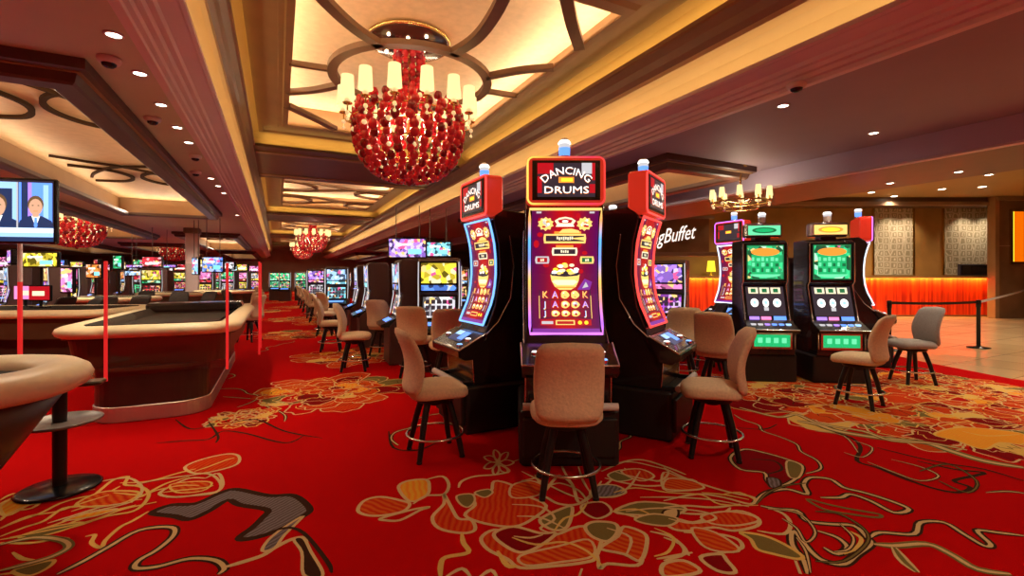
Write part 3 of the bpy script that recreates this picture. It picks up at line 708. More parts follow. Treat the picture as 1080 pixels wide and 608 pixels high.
def glyph(mb, ch, x, t, h, e):
    if ch not in GL_: GL_[ch] = text_geo(ch, 1.0)
    vs, fs = GL_[ch]; mb.add([(x + v[0]*h, scr_pt(t + v[1]*h/1.0)[0]-e, scr_pt(t + v[1]*h/1.0)[1]) for v in vs], fs)
def drum_screen(mb, seed=1):
    q = random.Random(seed)
    mb.use('screen_red'); patch(mb, -.265, .265, .0, 1, .004)
    mb.use('g_purple'); patch(mb, -.262, .262, .0, .055, .0062)
    for k in range(26):             # faint swirls in the red field
        x, t = q.uniform(-.24, .24), q.uniform(.4, .98); mb.use(q.choice(('g_red', 'g_red', 'screen_red'))); disc(mb, x, t, q.uniform(.01, .03), q.uniform(.01, .03), .0055, 7)
    for sx in (-1, 1):              # two gold lion-drum medallions
        cx, ct = sx*.155, .875; mb.use('g_gold'); spoly(mb, [(cx + (.066 if j % 2 else .052)*math.cos(PI*j/10), ct + (.060 if j % 2 else .046)*math.sin(PI*j/10)) for j in range(20)], .008)
        for j in range(16):
            mb.use(q.choice(('g_cream', 'g_white', 'g_orange', 'g_red', 'g_gold', 'g_silver'))); a = q.uniform(0, 2*PI); r_ = q.uniform(0, .04); disc(mb, cx + r_*math.cos(a), ct + r_*.9*math.sin(a), q.uniform(.008, .018), q.uniform(.006, .014), .009 + .0001*j, 6)
    mb.use('g_cream'); spoly(mb, [(-.085, .90), (-.05, .925), (0, .935), (.05, .925), (.085, .90), (.065, .87), (.075, .85), (-.075, .85), (-.065, .87)], .008)
    mb.use('g_red'); spoly(mb, [(-.06, .905), (0, .92), (.06, .905), (.045, .88), (-.045, .88)], .009); mb.use('g_white'); spoly(mb, [(-.025, .90), (0, .908), (.025, .90), (.02, .887), (-.02, .887)], .010)
    mb.use('g_white'); patch(mb, -.06, .06, .855, .867, .010)
    mb.use('g_silver'); patch(mb, -.23, -.19, .965, .98, .006); patch(mb, .19, .23, .965, .98, .006)
    def plate(x, t, w, h, m='g_gold', inner='g_dark'):
        mb.use(m); spoly(mb, [(x-w, t-h), (x+w, t-h), (x+w+.006, t), (x+w, t+h), (x-w, t+h), (x-w-.006, t)], .008); mb.use(inner); patch(mb, x-w+.012, x+w-.012, t-h*.62, t+h*.62, .009)
        mb.use('g_cream'); k = int(w/.02); r = random.Random(int(w*1000))
        for i in range(k): xx = x + (i-(k-1)/2)*.017; patch(mb, xx-.006, xx+.006, t-h*r.uniform(.2, .4), t+h*r.uniform(.25, .45), .010)
    mb.use('g_orange'); patch(mb, -.085, .13, .785, .812, .0075); mb.use('g_gold'); spoly(mb, [(-.05, .80), (-.02, .83), (.05, .835), (.11, .82), (.12, .80)], .0076)
    plate(0, .755, .165, .036); mb.use('g_orange'); patch(mb, -.07, .07, .685, .705, .0075); plate(0, .66, .098, .028, 'g_cream'); plate(-.18, .60, .052, .026, 'g_silver', 'g_red'); plate(.18, .60, .052, .026, 'g_gold', 'g_green_dk')
    # a brimming gold bowl
    mb.use('g_gold'); spoly(mb, [(-.115, .50), (-.105, .455), (-.08, .42), (-.04, .40), (.05, .40), (.09, .42), (.112, .455), (.122, .50)], .008)
    mb.use('g_cream'); spoly(mb, [(-.10, .45), (-.06, .43), (.07, .43), (.105, .45), (.08, .462), (-.08, .462)], .009); mb.use('g_orange'); patch(mb, -.07, .08, .412, .42, .0095)
    mb.use('g_dark'); spoly(mb, [(-.12, .50), (-.10, .515), (0, .523), (.1, .515), (.127, .50), (.1, .488), (0, .482), (-.1, .488)], .0092)
    for j in range(22): mb.use(q.choice(('g_gold', 'g_cream', 'g_white', 'g_yellow'))); x = q.uniform(-.09, .10); disc(mb, x, .505 + q.uniform(0, .075)*(1-(x/.12)**2), .022, .012, .0095 + .0001*j, 8)
    mb.use('g_purple'); spoly(mb, [(.10, .40), (.16, .47), (.22, .45), (.20, .40)], .0085); mb.use('g_silver'); spoly(mb, [(.14, .41), (.17, .45), (.19, .42)], .009)
    mb.use('g_dark'); patch(mb, -.205, .205, .165, .40, .007)
    sym = ['K', 'A', 'o', 'o', 'K', 'J', 'A', 'o', 'd', 'A', 'J', 'o', 'o', 'o', 'J']; sc_ = {'K': 'g_gold', 'A': 'g_violet', 'J': 'g_sky', 'o': 'g_cream', 'd': 'g_silver'}
    for r in range(3):
        for c in range(5):
            x = -.16 + .08*c; t = .365 - .078*r; k = sym[r*5+c]
            mb.use('screen_red'); patch(mb, x-.038, x+.038, t-.037, t+.037, .0078)
            if k in 'KAJ':
                mb.use('g_gold' if k != 'K' else 'g_orange'); glyph(mb, k, x+.003, t-.004, .072, .0085); mb.use(sc_[k]); glyph(mb, k, x, t, .07, .0095)
            else:
                mb.use('g_gold'); spoly(mb, [(x + .034*math.cos(a)*(1+.12*math.cos(3*a)), t + .03*math.sin(a)) for a in [PI*j/7 for j in range(14)]], .0085); mb.use(sc_[k]); disc(mb, x, t+.006, .022, .018, .009, 9); mb.use('g_red'); disc(mb, x+.004, t-.008, .011, .011, .0095, 7); mb.use('g_white'); disc(mb, x-.008, t+.012, .008, .007, .0098, 6)
    mb.use('g_gold')
    for x in (-.208, .204): patch(mb, x, x+.005, .16, .36, .009)
    mb.use('g_red'); patch(mb, -.2, .2, .09, .15, .008); mb.use('g_gold'); patch(mb, -.08, .07, .095, .145, .009); mb.use('g_red'); patch(mb, -.07, .06, .105, .135, .010)
    for x in (.11, .16): mb.use('g_yellow'); disc(mb, x, .12, .016, .02, .009)
    mb.use('g_silver'); patch(mb, -.19, -.1, .105, .135, .009)
def jmachine(px, d, nx, nd, led, sled, label, title=True, seed=1):
    x, y = cw(px, d); root = empty('slot_machine', x, y, .002, rz_front(*cam_dir(nx, nd)))
    b = MB().use('cabinet_base'); b.box(-.37, .37, -.30, .52, .0, .42, .02); b.box(-.345, .345, -.33, -.29, .08, .36, .008); b.build('plinth', root)
    f = MB().use('plastic_white'); f.tube([(-.345, -.345, .455), (.345, -.345, .455)], .028, 10); f.use('bezel')
    for sx in (-1, 1): f.box(sx*.30-.015, sx*.30+.015, -.34, -.2, .42, .455)
    f.build('foot_rail', root)
    c = MB().use('cabinet'); side = [(-.20, .42), (-.22, .70), (-.085, .84), (-.065, .94), (.015, 1.14), (.065, 1.42), (.05, 1.70), (-.005, 1.93), (.03, 1.97), (.10, 2.02), (.40, 2.0), (.47, 1.65), (.52, 1.2), (.52, .42)]
    c.prism(side, -.315, .315, 'x'); c.box(-.24, .24, .42, .56, .7, 1.8, .02); c.build('cabinet', root, mods=.012)
    for sx in (-1, 1):
        t = MB().use('chrome'); t.tube([(sx*.322, .16, 1.78), (sx*.326, .20, 1.5), (sx*.326, .17, 1.2), (sx*.326, .04, .98), (sx*.33, -.12, .84)], .008, 6)
        t.tube([(sx*.322, -.22, .74), (sx*.322, -.20, .45)], .007, 6); t.build('side_trim', root)
    k = MB().use('cabinet'); k.prism([(-.36, .69), (-.365, .745), (-.345, .758), (-.11, .885), (-.09, .86), (-.19, .66), (-.30, .655)], -.35, .35, 'x')
    k.use('chrome'); k.tube([(-.352, -.10, .88), (-.352, -.35, .752), (.352, -.35, .752), (.352, -.10, .88)], .012, 6); dk = k.build('button_deck', root, mods=.006)
    dx, dz = -.235, .127           # deck slope
    def onb(u, v, e=0): return (u, -.345 + .235*v - .45*e*.2, .758 + .127*v + e)
    g = MB().use('g_navy'); g.quad(onb(-.16, .30, .004), onb(.16, .30, .004), onb(.16, .9, .004), onb(-.16, .9, .004)); g.use('g_sky'); g.quad(onb(-.14, .62, .006), onb(.0, .62, .006), onb(.0, .85, .006), onb(-.14, .85, .006)); g.use('g_blue'); g.quad(onb(.02, .4, .006), onb(.14, .4, .006), onb(.14, .85, .006), onb(.02, .85, .006)); g.build('deck_screen', dk)
    for u, m in ((-.25, 'g_white'), (.25, 'g_white'), (.25, 'led_blue')):
        q = MB().use('chrome'); v = .5 if m == 'g_white' else .15; cx_, cy_, cz_ = onb(u, v); q.lathe([(.032, cz_-.01), (.032, cz_+.012)], 12, cx_, cy_); q.use(m); q.lathe([(.028, cz_+.012), (.02, cz_+.02), (.001, cz_+.021)], 12, cx_, cy_); q.build('button', dk)
    z = MB().use('bezel'); patch(z, -.295, .295, 0, 1, .0); z.build('screen_bezel', root)
    s = MB(); drum_screen(s, seed); s.build('screen', root)
    e = MB().use(led); pts = []
    for i in range(13): yy, zz = scr_pt(i/12); pts.append((-.283, yy-.012, zz))
    for i in range(13): yy, zz = scr_pt(1-i/12); pts.append((.283, yy-.012, zz))
    e.tube(pts, .011, 6, True); e.build('screen_light_edge', root)
    h = MB().use('red_plastic'); h.X = Matrix.Translation((0, .0, 2.15)) @ Matrix.Rotation(PI/2, 4, 'X')
    h.slab(rrect(0, 0, .62, .385, .05, 5), -.10, .075, .014); h.X = Matrix.Identity(4); h.use('cabinet'); h.box(-.2, .2, .0, .14, 1.93, 1.965); top = h.build('topper', root)
    h = MB().use(sled); h.tube([(a, -.072, 2.15+b_) for a, b_ in rrect(0, 0, .60, .365, .045, 5)], .009, 6, True); h.build('topper_light_edge', top)
    w = MB().use('bezel'); w.box(-.265, .265, -.082, -.07, 1.995, 2.305); w.use('g_dark'); w.quad((-.225, -.0825, 2.02), (.225, -.0825, 2.02), (.225, -.0825, 2.285), (-.225, -.0825, 2.285))
    q = random.Random(seed+5)
    for i, (xa, xb, za, zb, m) in enumerate(((-.225, -.10, 2.2, 2.285, 'g_red'), (.12, .2, 2.2, 2.285, 'g_silver'), (.2, .225, 2.15, 2.285, 'g_red'), (-.225, -.19, 2.05, 2.18, 'g_red'), (.18, .225, 2.05, 2.12, 'g_red'), (-.06, .06, 2.13, 2.175, 'g_orange'), (-.04, .05, 2.14, 2.165, 'g_yellow'))):
        w.use(m); w.quad((xa, -.083-.0002*i, za), (xb, -.083-.0002*i, za), (xb, -.083-.0002*i, zb), (xa, -.083-.0002*i, zb))
    if title:
        vs, fs = text_geo('DANCING', .082); wd = max(v[0] for v in vs); rad = .26
        for m, dz, e in (('g_orange', -.004, .0862), ('g_white', 0, .087)):
            w.use(m); w.add([((rad + a[1])*math.sin(a[0]*.205/wd/rad), -e, 2.222 - rad + (rad + a[1])*math.cos(a[0]*.205/wd/rad) + dz) for a in vs], fs)
        vs, fs = text_geo('DRUMS', .085); wd = max(v[0] for v in vs)
        for m, dz, e in (('g_orange', -.005, .0862), ('g_white', 0, .087)):
            w.use(m); w.add([(a[0]*.175/wd, -e, 2.072 + a[1]*.9 + dz) for a in vs], fs)
    w.build('topper_screen', top)
    candle(root, 2.343, 'g_blue')
    tag(root, label, 'slot machine', 'slot machines of the middle pod'); return root

def upright(px, d, nx, nd, label, group, style='green', xy=None):
    """tall cabinet: top sign, upper picture screen, leaning reel screen, button deck, belly glass"""
    x, y = xy or cw(px, d); root = empty('slot_machine', x, y, .002, rz_front(*cam_dir(nx, nd)))
    main, dk, acc, sgn = {'green': ('g_green', 'g_green_dk', 'g_orange', 'g_mint'), 'gold': ('g_green', 'g_green_dk', 'g_orange', 'g_gold')}[style]
    b = MB().use('cabinet_base'); b.box(-.33, .33, -.22, .42, 0, .36, .015); b.build('plinth', root)
    c = MB().use('cabinet'); c.prism([(-.24, .36), (-.24, .68), (-.10, .80), (.03, 1.28), (-.02, 1.32), (-.02, 1.86), (.05, 1.9), (.40, 1.9), (.40, .36)], -.295, .295, 'x'); c.build('cabinet', root, mods=.015)
    for sx in (-1, 1):
        t = MB().use('chrome'); t.tube([(sx*.285, -.255, .45), (sx*.285, -.255, .66), (sx*.285, -.12, .79), (sx*.285, .015, 1.28), (sx*.285, -.035, 1.33), (sx*.285, -.035, 1.85)], .009, 6); t.build('side_trim', root)
    u = MB().use('bezel'); u.box(-.27, .27, -.032, -.02, 1.34, 1.85); u.use(dk); Y = -.034
    def q(m, x0, x1, z0, z1, e): u.use(m); u.quad((x0, Y-e, z0), (x1, Y-e, z0), (x1, Y-e, z1), (x0, Y-e, z1))
    q(dk, -.24, .24, 1.36, 1.83, 0); q('b_green', -.225, .225, 1.375, 1.815, .001); q(main, -.18, .18, 1.43, 1.70, .002)
    u.use(acc); n = 18; u.add([(.185*math.cos(2*PI*k/n), Y-.003, 1.735 + .055*math.sin(2*PI*k/n)) for k in range(n)], [tuple(range(n))])
    u.use('g_mint')
    for r in range(3):
        for k in range(6): xx = -.15 + .06*k; q('g_mint' if (k*k+r*3) % 4 else dk, xx-.022, xx+.022-.008*((k+r) % 3), 1.46 + .075*r, 1.515 + .075*r - .012*(k % 2), .003)
    u.use('g_mint'); u.add([(.2*math.cos(PI+PI*k/12), Y-.003, 1.43 + .045*math.sin(PI+PI*k/12)) for k in range(13)], [tuple(range(13))])
    u.build('upper_screen', root)
    r_ = MB()
    def on(xx, v, e): return (xx, -.10 + .13*v - .012 - e*.965, .80 + .48*v + e*.26)
    def qq(m, x0, x1, v0, v1, e): r_.use(m); r_.quad(on(x0, v0, e), on(x1, v0, e), on(x1, v1, e), on(x0, v1, e))
    qq('bezel', -.27, .27, .02, .99, 0); qq('g_dark', -.245, .245, .14, .96, .003)
    for k in range(3): qq('g_cream', -.21+.145*k, -.085+.145*k, .76, .93, .005); qq('g_green_dk', -.18+.145*k, -.115+.145*k, .79, .90, .007)
    for k in range(3):
        r_.use('g_white'); n = 14; xx = -.145 + .145*k; rr = .052 if k != 1 else .04
        r_.add([on(xx + rr*math.cos(2*PI*j/n), .50 + .12*math.sin(2*PI*j/n), .006) for j in range(n)], [tuple(range(n))]); qq('g_sky', xx-.02, xx+.02, .46, .55, .008)
    qq('g_silver', -.03, .03, .28, .38, .006); qq('g_violet', -.23, -.1, .03, .12, .004); qq('g_pink', -.08, .05, .03, .12, .004); qq('g_blue', .08, .24, .0, .13, .005)
    r_.build('reel_screen', root)
    k = MB().use('cabinet'); k.prism([(-.33, .66), (-.335, .70), (-.30, .715), (-.10, .82), (-.10, .66)], -.31, .31, 'x'); k.use('chrome'); k.tube([(-.312, -.33, .70), (.312, -.33, .70)], .009, 6); dk_ = k.build('button_deck', root, mods=.005)
    for j in range(6):
        bt = MB().use(('g_silver', 'g_silver', 'g_violet', 'g_blue', 'g_blue', 'g_sky')[j]); xx = -.22 + .088*j; bt.box(xx-.03, xx+.03, -.235, -.185, .748, .772, .004); bt.build('button', dk_)
    g = MB().use('chrome'); g.box(-.25, .25, -.252, -.238, .44, .655); g.use(main); g.quad((-.225, -.254, .47), (.225, -.254, .47), (.225, -.254, .63), (-.225, -.254, .63))
    g.use('g_mint')
    for j in range(4): xx = -.15+.1*j; g.quad((xx-.03, -.256, .52), (xx+.03, -.256, .52), (xx+.03, -.256, .59), (xx-.03, -.256, .59))
    g.build('belly_glass', root)
    h = MB().use('cabinet'); h.box(-.10, .10, .05, .2, 1.9, 1.95); h.use('chrome'); h.box(-.245, .245, .0, .16, 1.94, 2.13, .02); h.use(sgn); h.quad((-.21, -.003, 1.97), (.21, -.003, 1.97), (.21, -.003, 2.10), (-.21, -.003, 2.10))
    h.use('g_green_dk' if style == 'green' else 'g_orange'); h.add([(.16*math.cos(2*PI*j/16), -.005, 2.035 + .042*math.sin(2*PI*j/16)) for j in range(16)], [tuple(range(16))])
    h.use(main if style == 'green' else 'g_yellow'); h.add([(.12*math.cos(2*PI*j/16), -.007, 2.035 + .026*math.sin(2*PI*j/16)) for j in range(16)], [tuple(range(16))]); h.build('top_sign', root)
    candle(root, 2.13, 'plastic_white', y=.08)
    tag(root, label, 'slot machine', group); return root

def lowcab_proto(top, mid, low, sign=False):
    """rounded two-screen cabinet, about 1.65 m"""
    root = empty('slot_machine', 0, 0)
    c = MB().use('cabinet_brown'); c.prism([(-.18, 0), (-.18, .62), (-.05, .74), (.03, 1.12), (-.02, 1.16), (-.02, 1.63), (.03, 1.68), (.34, 1.68), (.38, 1.6), (.38, 0)], -.31, .31, 'x'); c.build('cabinet', root, mods=.02)
    u = MB().use('bezel'); u.box(-.285, .285, -.035, -.02, 1.17, 1.62); u.use(top); u.quad((-.26, -.037, 1.30), (.26, -.037, 1.30), (.26, -.037, 1.60), (-.26, -.037, 1.60)); u.use(mid); u.quad((-.26, -.037, 1.19), (.26, -.037, 1.19), (.26, -.037, 1.27), (-.26, -.037, 1.27))
    u.build('upper_screen', root)
    s = MB().use('bezel')
    def on(xx, v, e): return (xx, -.05 + .08*v - .01 - e, .74 + .38*v)
    s.quad(on(-.285, 0, 0), on(.285, 0, 0), on(.285, 1, 0), on(-.285, 1, 0)); s.use(low); s.quad(on(-.24, .12, .004), on(.24, .12, .004), on(.24, .93, .004), on(-.24, .93, .004))
    s.use('g_dark')
    for r in range(3):
        for k in range(5): xx = -.17+.085*k; s.quad(on(xx-.03, .2+.23*r, .006), on(xx+.03, .2+.23*r, .006), on(xx+.03, .36+.23*r, .006), on(xx-.03, .36+.23*r, .006))
    s.build('reel_screen', root)
    for sx in (-1, 1): e = MB().use('g_silver'); e.tube([(sx*.30, -.04, 1.62), (sx*.305, -.03, 1.3), (sx*.305, -.02, 1.1), (sx*.30, -.08, .78)], .008, 5); e.build('light_edge', root)
    k = MB().use('bezel'); k.prism([(-.30, .60), (-.305, .64), (-.05, .75), (-.05, .60)], -.30, .30, 'x'); k.use('g_blue'); k.quad((-.2, -.22, .682), (.2, -.22, .682), (.2, -.12, .725), (-.2, -.12, .725)); k.build('button_deck', root)
    if sign:
        t = MB().use('bezel'); t.box(-.29, .29, .02, .16, 1.70, 2.08, .015); t.box(-.1, .1, .05, .14, 1.66, 1.71); t.use(low); t.quad((-.265, .017, 1.74), (.265, .017, 1.74), (.265, .017, 2.04), (-.265, .017, 2.04)); t.use('g_white'); t.quad((-.2, .014, 1.80), (.18, .014, 1.80), (.2, .014, 1.87), (-.18, .014, 1.87)); t.build('top_sign', root)
    return root
LC = {}
def lowcab(x, y, nx, ny, cols, label, group, sign=False):
    cols = tuple(c.replace('g_', 'b_') for c in cols) + (sign,)
    if cols not in LC: LC[cols] = o = lowcab_proto(*cols)
    else: o = copy_tree(LC[cols])
    o.location = (x, y, .002); o.rotation_euler = (0, 0, rz_front(nx, ny)); tag(o, label, 'slot machine', group); return o

# the pod in the middle
jmachine(596, 3.74, 0, -1, 'rainbow', 'frame_led', 'middle slot machine of the pod, facing us, tall red curved screen with rainbow light edge')
jmachine(506, 4.58, -.88, -.47, 'led_blue', 'led_red', 'slot machine with a white-blue lit screen edge, on the left flank of the middle pod', seed=2)
jmachine(684, 4.40, .85, -.53, 'led_red', 'led_red', 'slot machine with a red lit screen edge, on the right flank of the middle pod', seed=3)
upright(648, 5.9, .45, .9, 'slot machine at the back of the middle pod, glimpsed between the middle and red-edged ones', 'slot machines of the middle pod')
chair(597, 3.10, 0, 1, 'beige chair seen squarely from behind, before the middle machine')
chair(459, 3.72, .9, .42, 'beige chair in profile drawn up to the blue-edged machine, its back curling left')
chair(751, 3.72, -.95, .28, 'beige chair in profile drawn up to the red-edged machine, facing left')
# the green pair at the right
upright(806, 6.45, -.12, -1, 'green-screened slot machine with a mint top sign, left of the pair before the buffet', 'green-screened slot machines')
upright(876, 6.35, -.10, -1, 'green-screened slot machine with a gold top sign, right of the pair before the buffet', 'green-screened slot machines', 'gold')
def orient(x, y, tx, ty): L = math.hypot(tx-x, ty-y); return ((tx-x)/L, (ty-y)/L)
jmachine(772, 8.0, -.92, -.38, 'led_white', 'led_purple', 'slot machine seen edge-on with a pale pink light edge, behind the left green machine', title=False, seed=4)['group'] = 'edge-on slot machines'
jmachine(909, 7.6, .90, -.42, 'led_white', 'led_purple', 'slot machine seen edge-on with a white light edge, behind the right green machine', title=False, seed=5)['group'] = 'edge-on slot machines'
x, y = cw(842, 7.25); lowcab(x, y, *cam_dir(.1, 1), ('g_yellow', 'g_gold', 'g_silver'), 'dark brown slot machine turned away, in the gap between the green pair', 'green-screened slot machines')
chair(757, 5.55, .62, .78, 'beige chair with its back to us, left of the mint-topped green machine')
chair(718, 6.35, .15, 1, 'beige chair seen from behind, between the red-edged machine and the buffet counter')
CH['mixed'] = None; del CH['mixed']
chair(744, 7.1, -1, .15, 'chair with a black back, half hidden behind two beige chairs', 'fabric_black')
chair(906, 5.1, -.6, .8, 'beige chair angled away, before the gold-topped green machine')
chair(962, 6.2, -1, .1, 'grey chair standing alone at the edge of the tile floor', 'fabric_grey')
x, y = cw(703, 8.0); lowcab(x, y, *cam_dir(-.5, -.85), ('g_violet', 'g_pink', 'g_purple'), 'slot machine with violet screens behind the red-edged machine', 'slot machines at the middle of the floor')
x, y = cw(546, 7.2); lowcab(x, y, *cam_dir(.1, -1), ('g_cyan', 'g_sky', 'g_blue'), 'slot machine with cyan screens glimpsed behind the middle pod', 'slot machines at the middle of the floor')

# ---- the bank along the right of the aisle
GB = 'slot machines along the right of the aisle'
x, y = cw(463, 7.05); lowcab(x, y, *cam_dir(.05, -1), ('g_yellow', 'g_blue', 'g_silver'), 'slot machine with a yellow upper screen and silver reels, facing us left of the pod', GB)
x, y = cw(508, 7.9); lowcab(x, y, *cam_dir(-.9, -.3), ('g_violet', 'g_pink', 'g_purple'), 'dark slot machine right behind the blue-edged machine', GB)
bank = [(1.76, 7.75, 'g_sky', 'g_blue', 'g_silver', 'nearest dark-sided slot machine turned to the aisle, blue upper screen'), (1.62, 9.8, 'g_blue', 'g_cyan', 'g_silver', 'second dark-sided slot machine turned to the aisle, past the first'),
        (1.75, 12.1, 'g_sky', 'g_violet', 'g_silver', 'third dark-sided slot machine turned to the aisle')]
for bx, by, a, b, c, lab in bank: lowcab(bx, by, -1, .06, (a, b, c), lab, GB)
lowcab(1.5, 14.2, -.25, -1, ('g_sky', 'g_cyan', 'g_cyan'), 'slot machine with bright blue screens facing down the aisle', GB)
lowcab(1.25, 18.6, -.25, -1, ('g_violet', 'g_pink', 'g_silver'), 'slot machine with violet screens facing down the aisle, behind the bright blue one', GB)
pal = ['g_sky', 'g_blue', 'g_violet', 'g_pink', 'g_gold', 'g_cyan', 'g_yellow', 'g_orange', 'g_green', 'g_silver', 'g_red']
cn = {'g_sky': 'pale blue', 'g_blue': 'blue', 'g_violet': 'violet', 'g_pink': 'pink', 'g_gold': 'gold', 'g_cyan': 'cyan', 'g_yellow': 'yellow', 'g_orange': 'orange', 'g_green': 'green', 'g_silver': 'silver', 'g_red': 'red'}
sets = [(pal[i % 11], pal[(i*3+1) % 11], pal[(i*5+2) % 11]) for i in range(11)]
for k in range(7):
    yb = 21 + 3.6*k
    for dx in (1.9, 4.2): lowcab(dx, yb + .5*(dx > 2), -1, -.2, sets[(k*2 + (dx > 2)) % 11], 'small distant slot machine on the right of the aisle', 'far slot machines right of the aisle')
for k, (bx, by) in enumerate(((3.2, 9.5), (4.4, 10.2), (3.3, 12.8), (4.8, 13.2), (6.0, 11.2), (7.4, 10.2), (6.5, 14), (8.5, 13.5))):
    f = orient(bx, by, 0, 0); lowcab(bx, by, *f, sets[(k+4) % 11], f'slot machine with {cn[sets[(k+4) % 11][0]]} upper screen deep behind the middle pod', 'slot machines behind the pod')
gx = [(.35, 30.0), (1.2, 30.4), (-.15, 31.2)]
for k, (bx, by) in enumerate(gx): lowcab(bx, by, -.15, -1, ('g_green', 'g_mint', 'g_green'), 'green-lit slot machine at the far end of the aisle', 'green slot machines at the end of the aisle')
chair(0, 0, 1, .2, 'beige chair in profile on the aisle, facing the nearest bank machine', xy=(1.03, 7.35))
chair(439, 6.6, .15, 1, 'beige chair seen from behind, left of two before the yellow-screened machine')
chair(472, 6.1, -.25, 1, 'beige chair seen from behind, right of two before the yellow-screened machine')
chair(404, 8.4, .25, 1, 'beige chair with its back to us, between the first and second bank machines')
chair(0, 0, 1, .3, 'beige chair beside the aisle, behind the chair in profile', xy=(.9, 9.5))
chair(0, 0, 1, .3, 'beige chair beside the aisle at the third bank machine', xy=(1.0, 12.0))
chair(0, 0, .6, .8, 'beige chair before the machine with bright blue screens', xy=(1.2, 13.1))
for yy in (15.7, 17.2, 20.3, 22.6, 25): chair(0, 0, 1, .3, 'small beige chair far down the right side of the aisle', xy=(1.05, yy), group='far chairs right of the aisle')
for k in (0, 1, 2, 4): chair(0, 0, -1, .1, 'small beige chair on the left edge of the aisle beyond the red-edged divider', xy=(-.55 - .1*k, 11.6+2.6*k), group='far chairs left of the aisle')

# ---- left of the aisle: gaming tables
def thin_acrylic():
    m = bpy.data.materials.new('clear_sheet'); m.use_nodes = True; nt = m.node_tree; nt.nodes.clear()
    o = nt.nodes.new('ShaderNodeOutputMaterial'); t = nt.nodes.new('ShaderNodeBsdfTransparent'); g = nt.nodes.new('ShaderNodeBsdfGlossy'); x = nt.nodes.new('ShaderNodeMixShader')
    t.inputs[0].default_value = (.95, .97, .97, 1); g.inputs['Roughness'].default_value = .03; x.inputs[0].default_value = .06
    nt.links.new(t.outputs[0], x.inputs[1]); nt.links.new(g.outputs[0], x.inputs[2]); nt.links.new(x.outputs[0], o.inputs[0]); M['clear_sheet'] = m
thin_acrylic()
def divider(parent, p0, p1, z0, z1):
    s = MB().use('clear_sheet'); d = Vector((p1[0]-p0[0], p1[1]-p0[1])).normalized(); n = Vector((-d.y, d.x))*.005
    s.slab([(p0[0]-n.x, p0[1]-n.y), (p1[0]-n.x, p1[1]-n.y), (p1[0]+n.x, p1[1]+n.y), (p0[0]+n.x, p0[1]+n.y)], z0, z1); o = s.build('acrylic_divider', parent)
    for p in (p0, p1):
        e = MB().use('red_edge'); e.box(p[0]-.012, p[0]+.012, p[1]-.012, p[1]+.012, z0-.03, z1+.01); eo = e.build('divider_post', o); eo['label'] = 'glowing red edge post'
def dice_table(name, cx, cy, w, l, label, rz=0.0, base_in=.30, round_=.35, group='gaming tables'):
    root = empty(name, cx, cy, .002, rz)
    out = rrect(0, 0, w, l, round_, 8)
    r = MB().use('leather'); path = [(x, y, .868) for x, y in offset(out, -.115)]; r.tube(path, .115, 12, True, True, .55); r.build('padded_rim', root)
    b = MB().use('wood_table'); b.slab(offset(out, -.10), .52, .84, 0, .05, 0); b.use('wood_dark'); b.slab(offset(out, -.06), .80, .845)
    b.build('apron', root)
    bo = rrect(0, 0, w-2*base_in, l-2*base_in+.42, .28, 8); p = MB().use('wood_dark'); p.slab(bo, .03, .53, 0, 0, 0); p.use('wood_table'); p.slab(offset(bo, .025), .49, .525); p.build('base_cabinet', root)
    k = MB().use('kick_metal'); k.slab(offset(bo, .012), .0, .15, .006); kk = k.build('kick_band', root); kk['label'] = 'polished metal kick band'
    f = MB().use('felt'); inn = offset(out, -.22); f.slab(inn, .845, .85); f.build('felt', root)
    w_ = MB().use('felt'); n = len(inn); q = offset(out, -.30)
    w_.add([(x, y, .93) for x, y in inn] + [(x, y, .85) for x, y in q], [(i, (i+1) % n, n+(i+1) % n, n+i) for i in range(n)]); w_.build('well_wall', root)
    tag(root, label, 'gaming table', group); return root
t2 = dice_table('gaming_table', -1.13, 7.5, 1.56, 3.8, 'gaming table with cream padded rim, dark well and chrome kick band, beside the aisle', base_in=.30)
divider(t2, (-.28, -2.0), (.66, -1.84), .47, 1.53); divider(t2, (.87, .75), (.87, 1.5), .22, 1.62)
ch = MB().use('bezel'); ch.box(-.62, .62, 1.05, 1.55, .87, 1.0, .03); o = ch.build('chip_rack', t2)
# nearest table, its rounded end at the left edge of the photo
n1 = empty('gaming_table', -2.15, 3.32, .002)
out = rrect(0, 0, 2.46, 1.14, .56, 10)
r = MB().use('leather'); r.tube([(x, y, .862) for x, y in offset(out, -.13)], .13, 12, True, True, .62); r.build('padded_rim', n1)
b = MB().use('wood_table'); b.slab(offset(out, -.09), .80, .83); b.slab(offset(out, -.10), .40, .80, 0, .26, 0, True); b.build('apron', n1)
p = MB().use('wood_dark'); p.slab(offset(out, -.40), .0, .42); p.build('base_cabinet', n1)
f = MB().use('felt'); f.slab(offset(out, -.24), .84, .872); f.build('felt', n1)
sl = MB().use('wood_table'); sl.box(.98, 1.20, .30, .42, .745, .77, .008); sl.use('bezel'); sl.box(.95, 1.12, .33, .39, .77, .80); sl.build('drink_shelf', n1)
tag(n1, 'nearest gaming table, rounded cream padded end cut by the picture edge', 'gaming table', 'gaming tables')
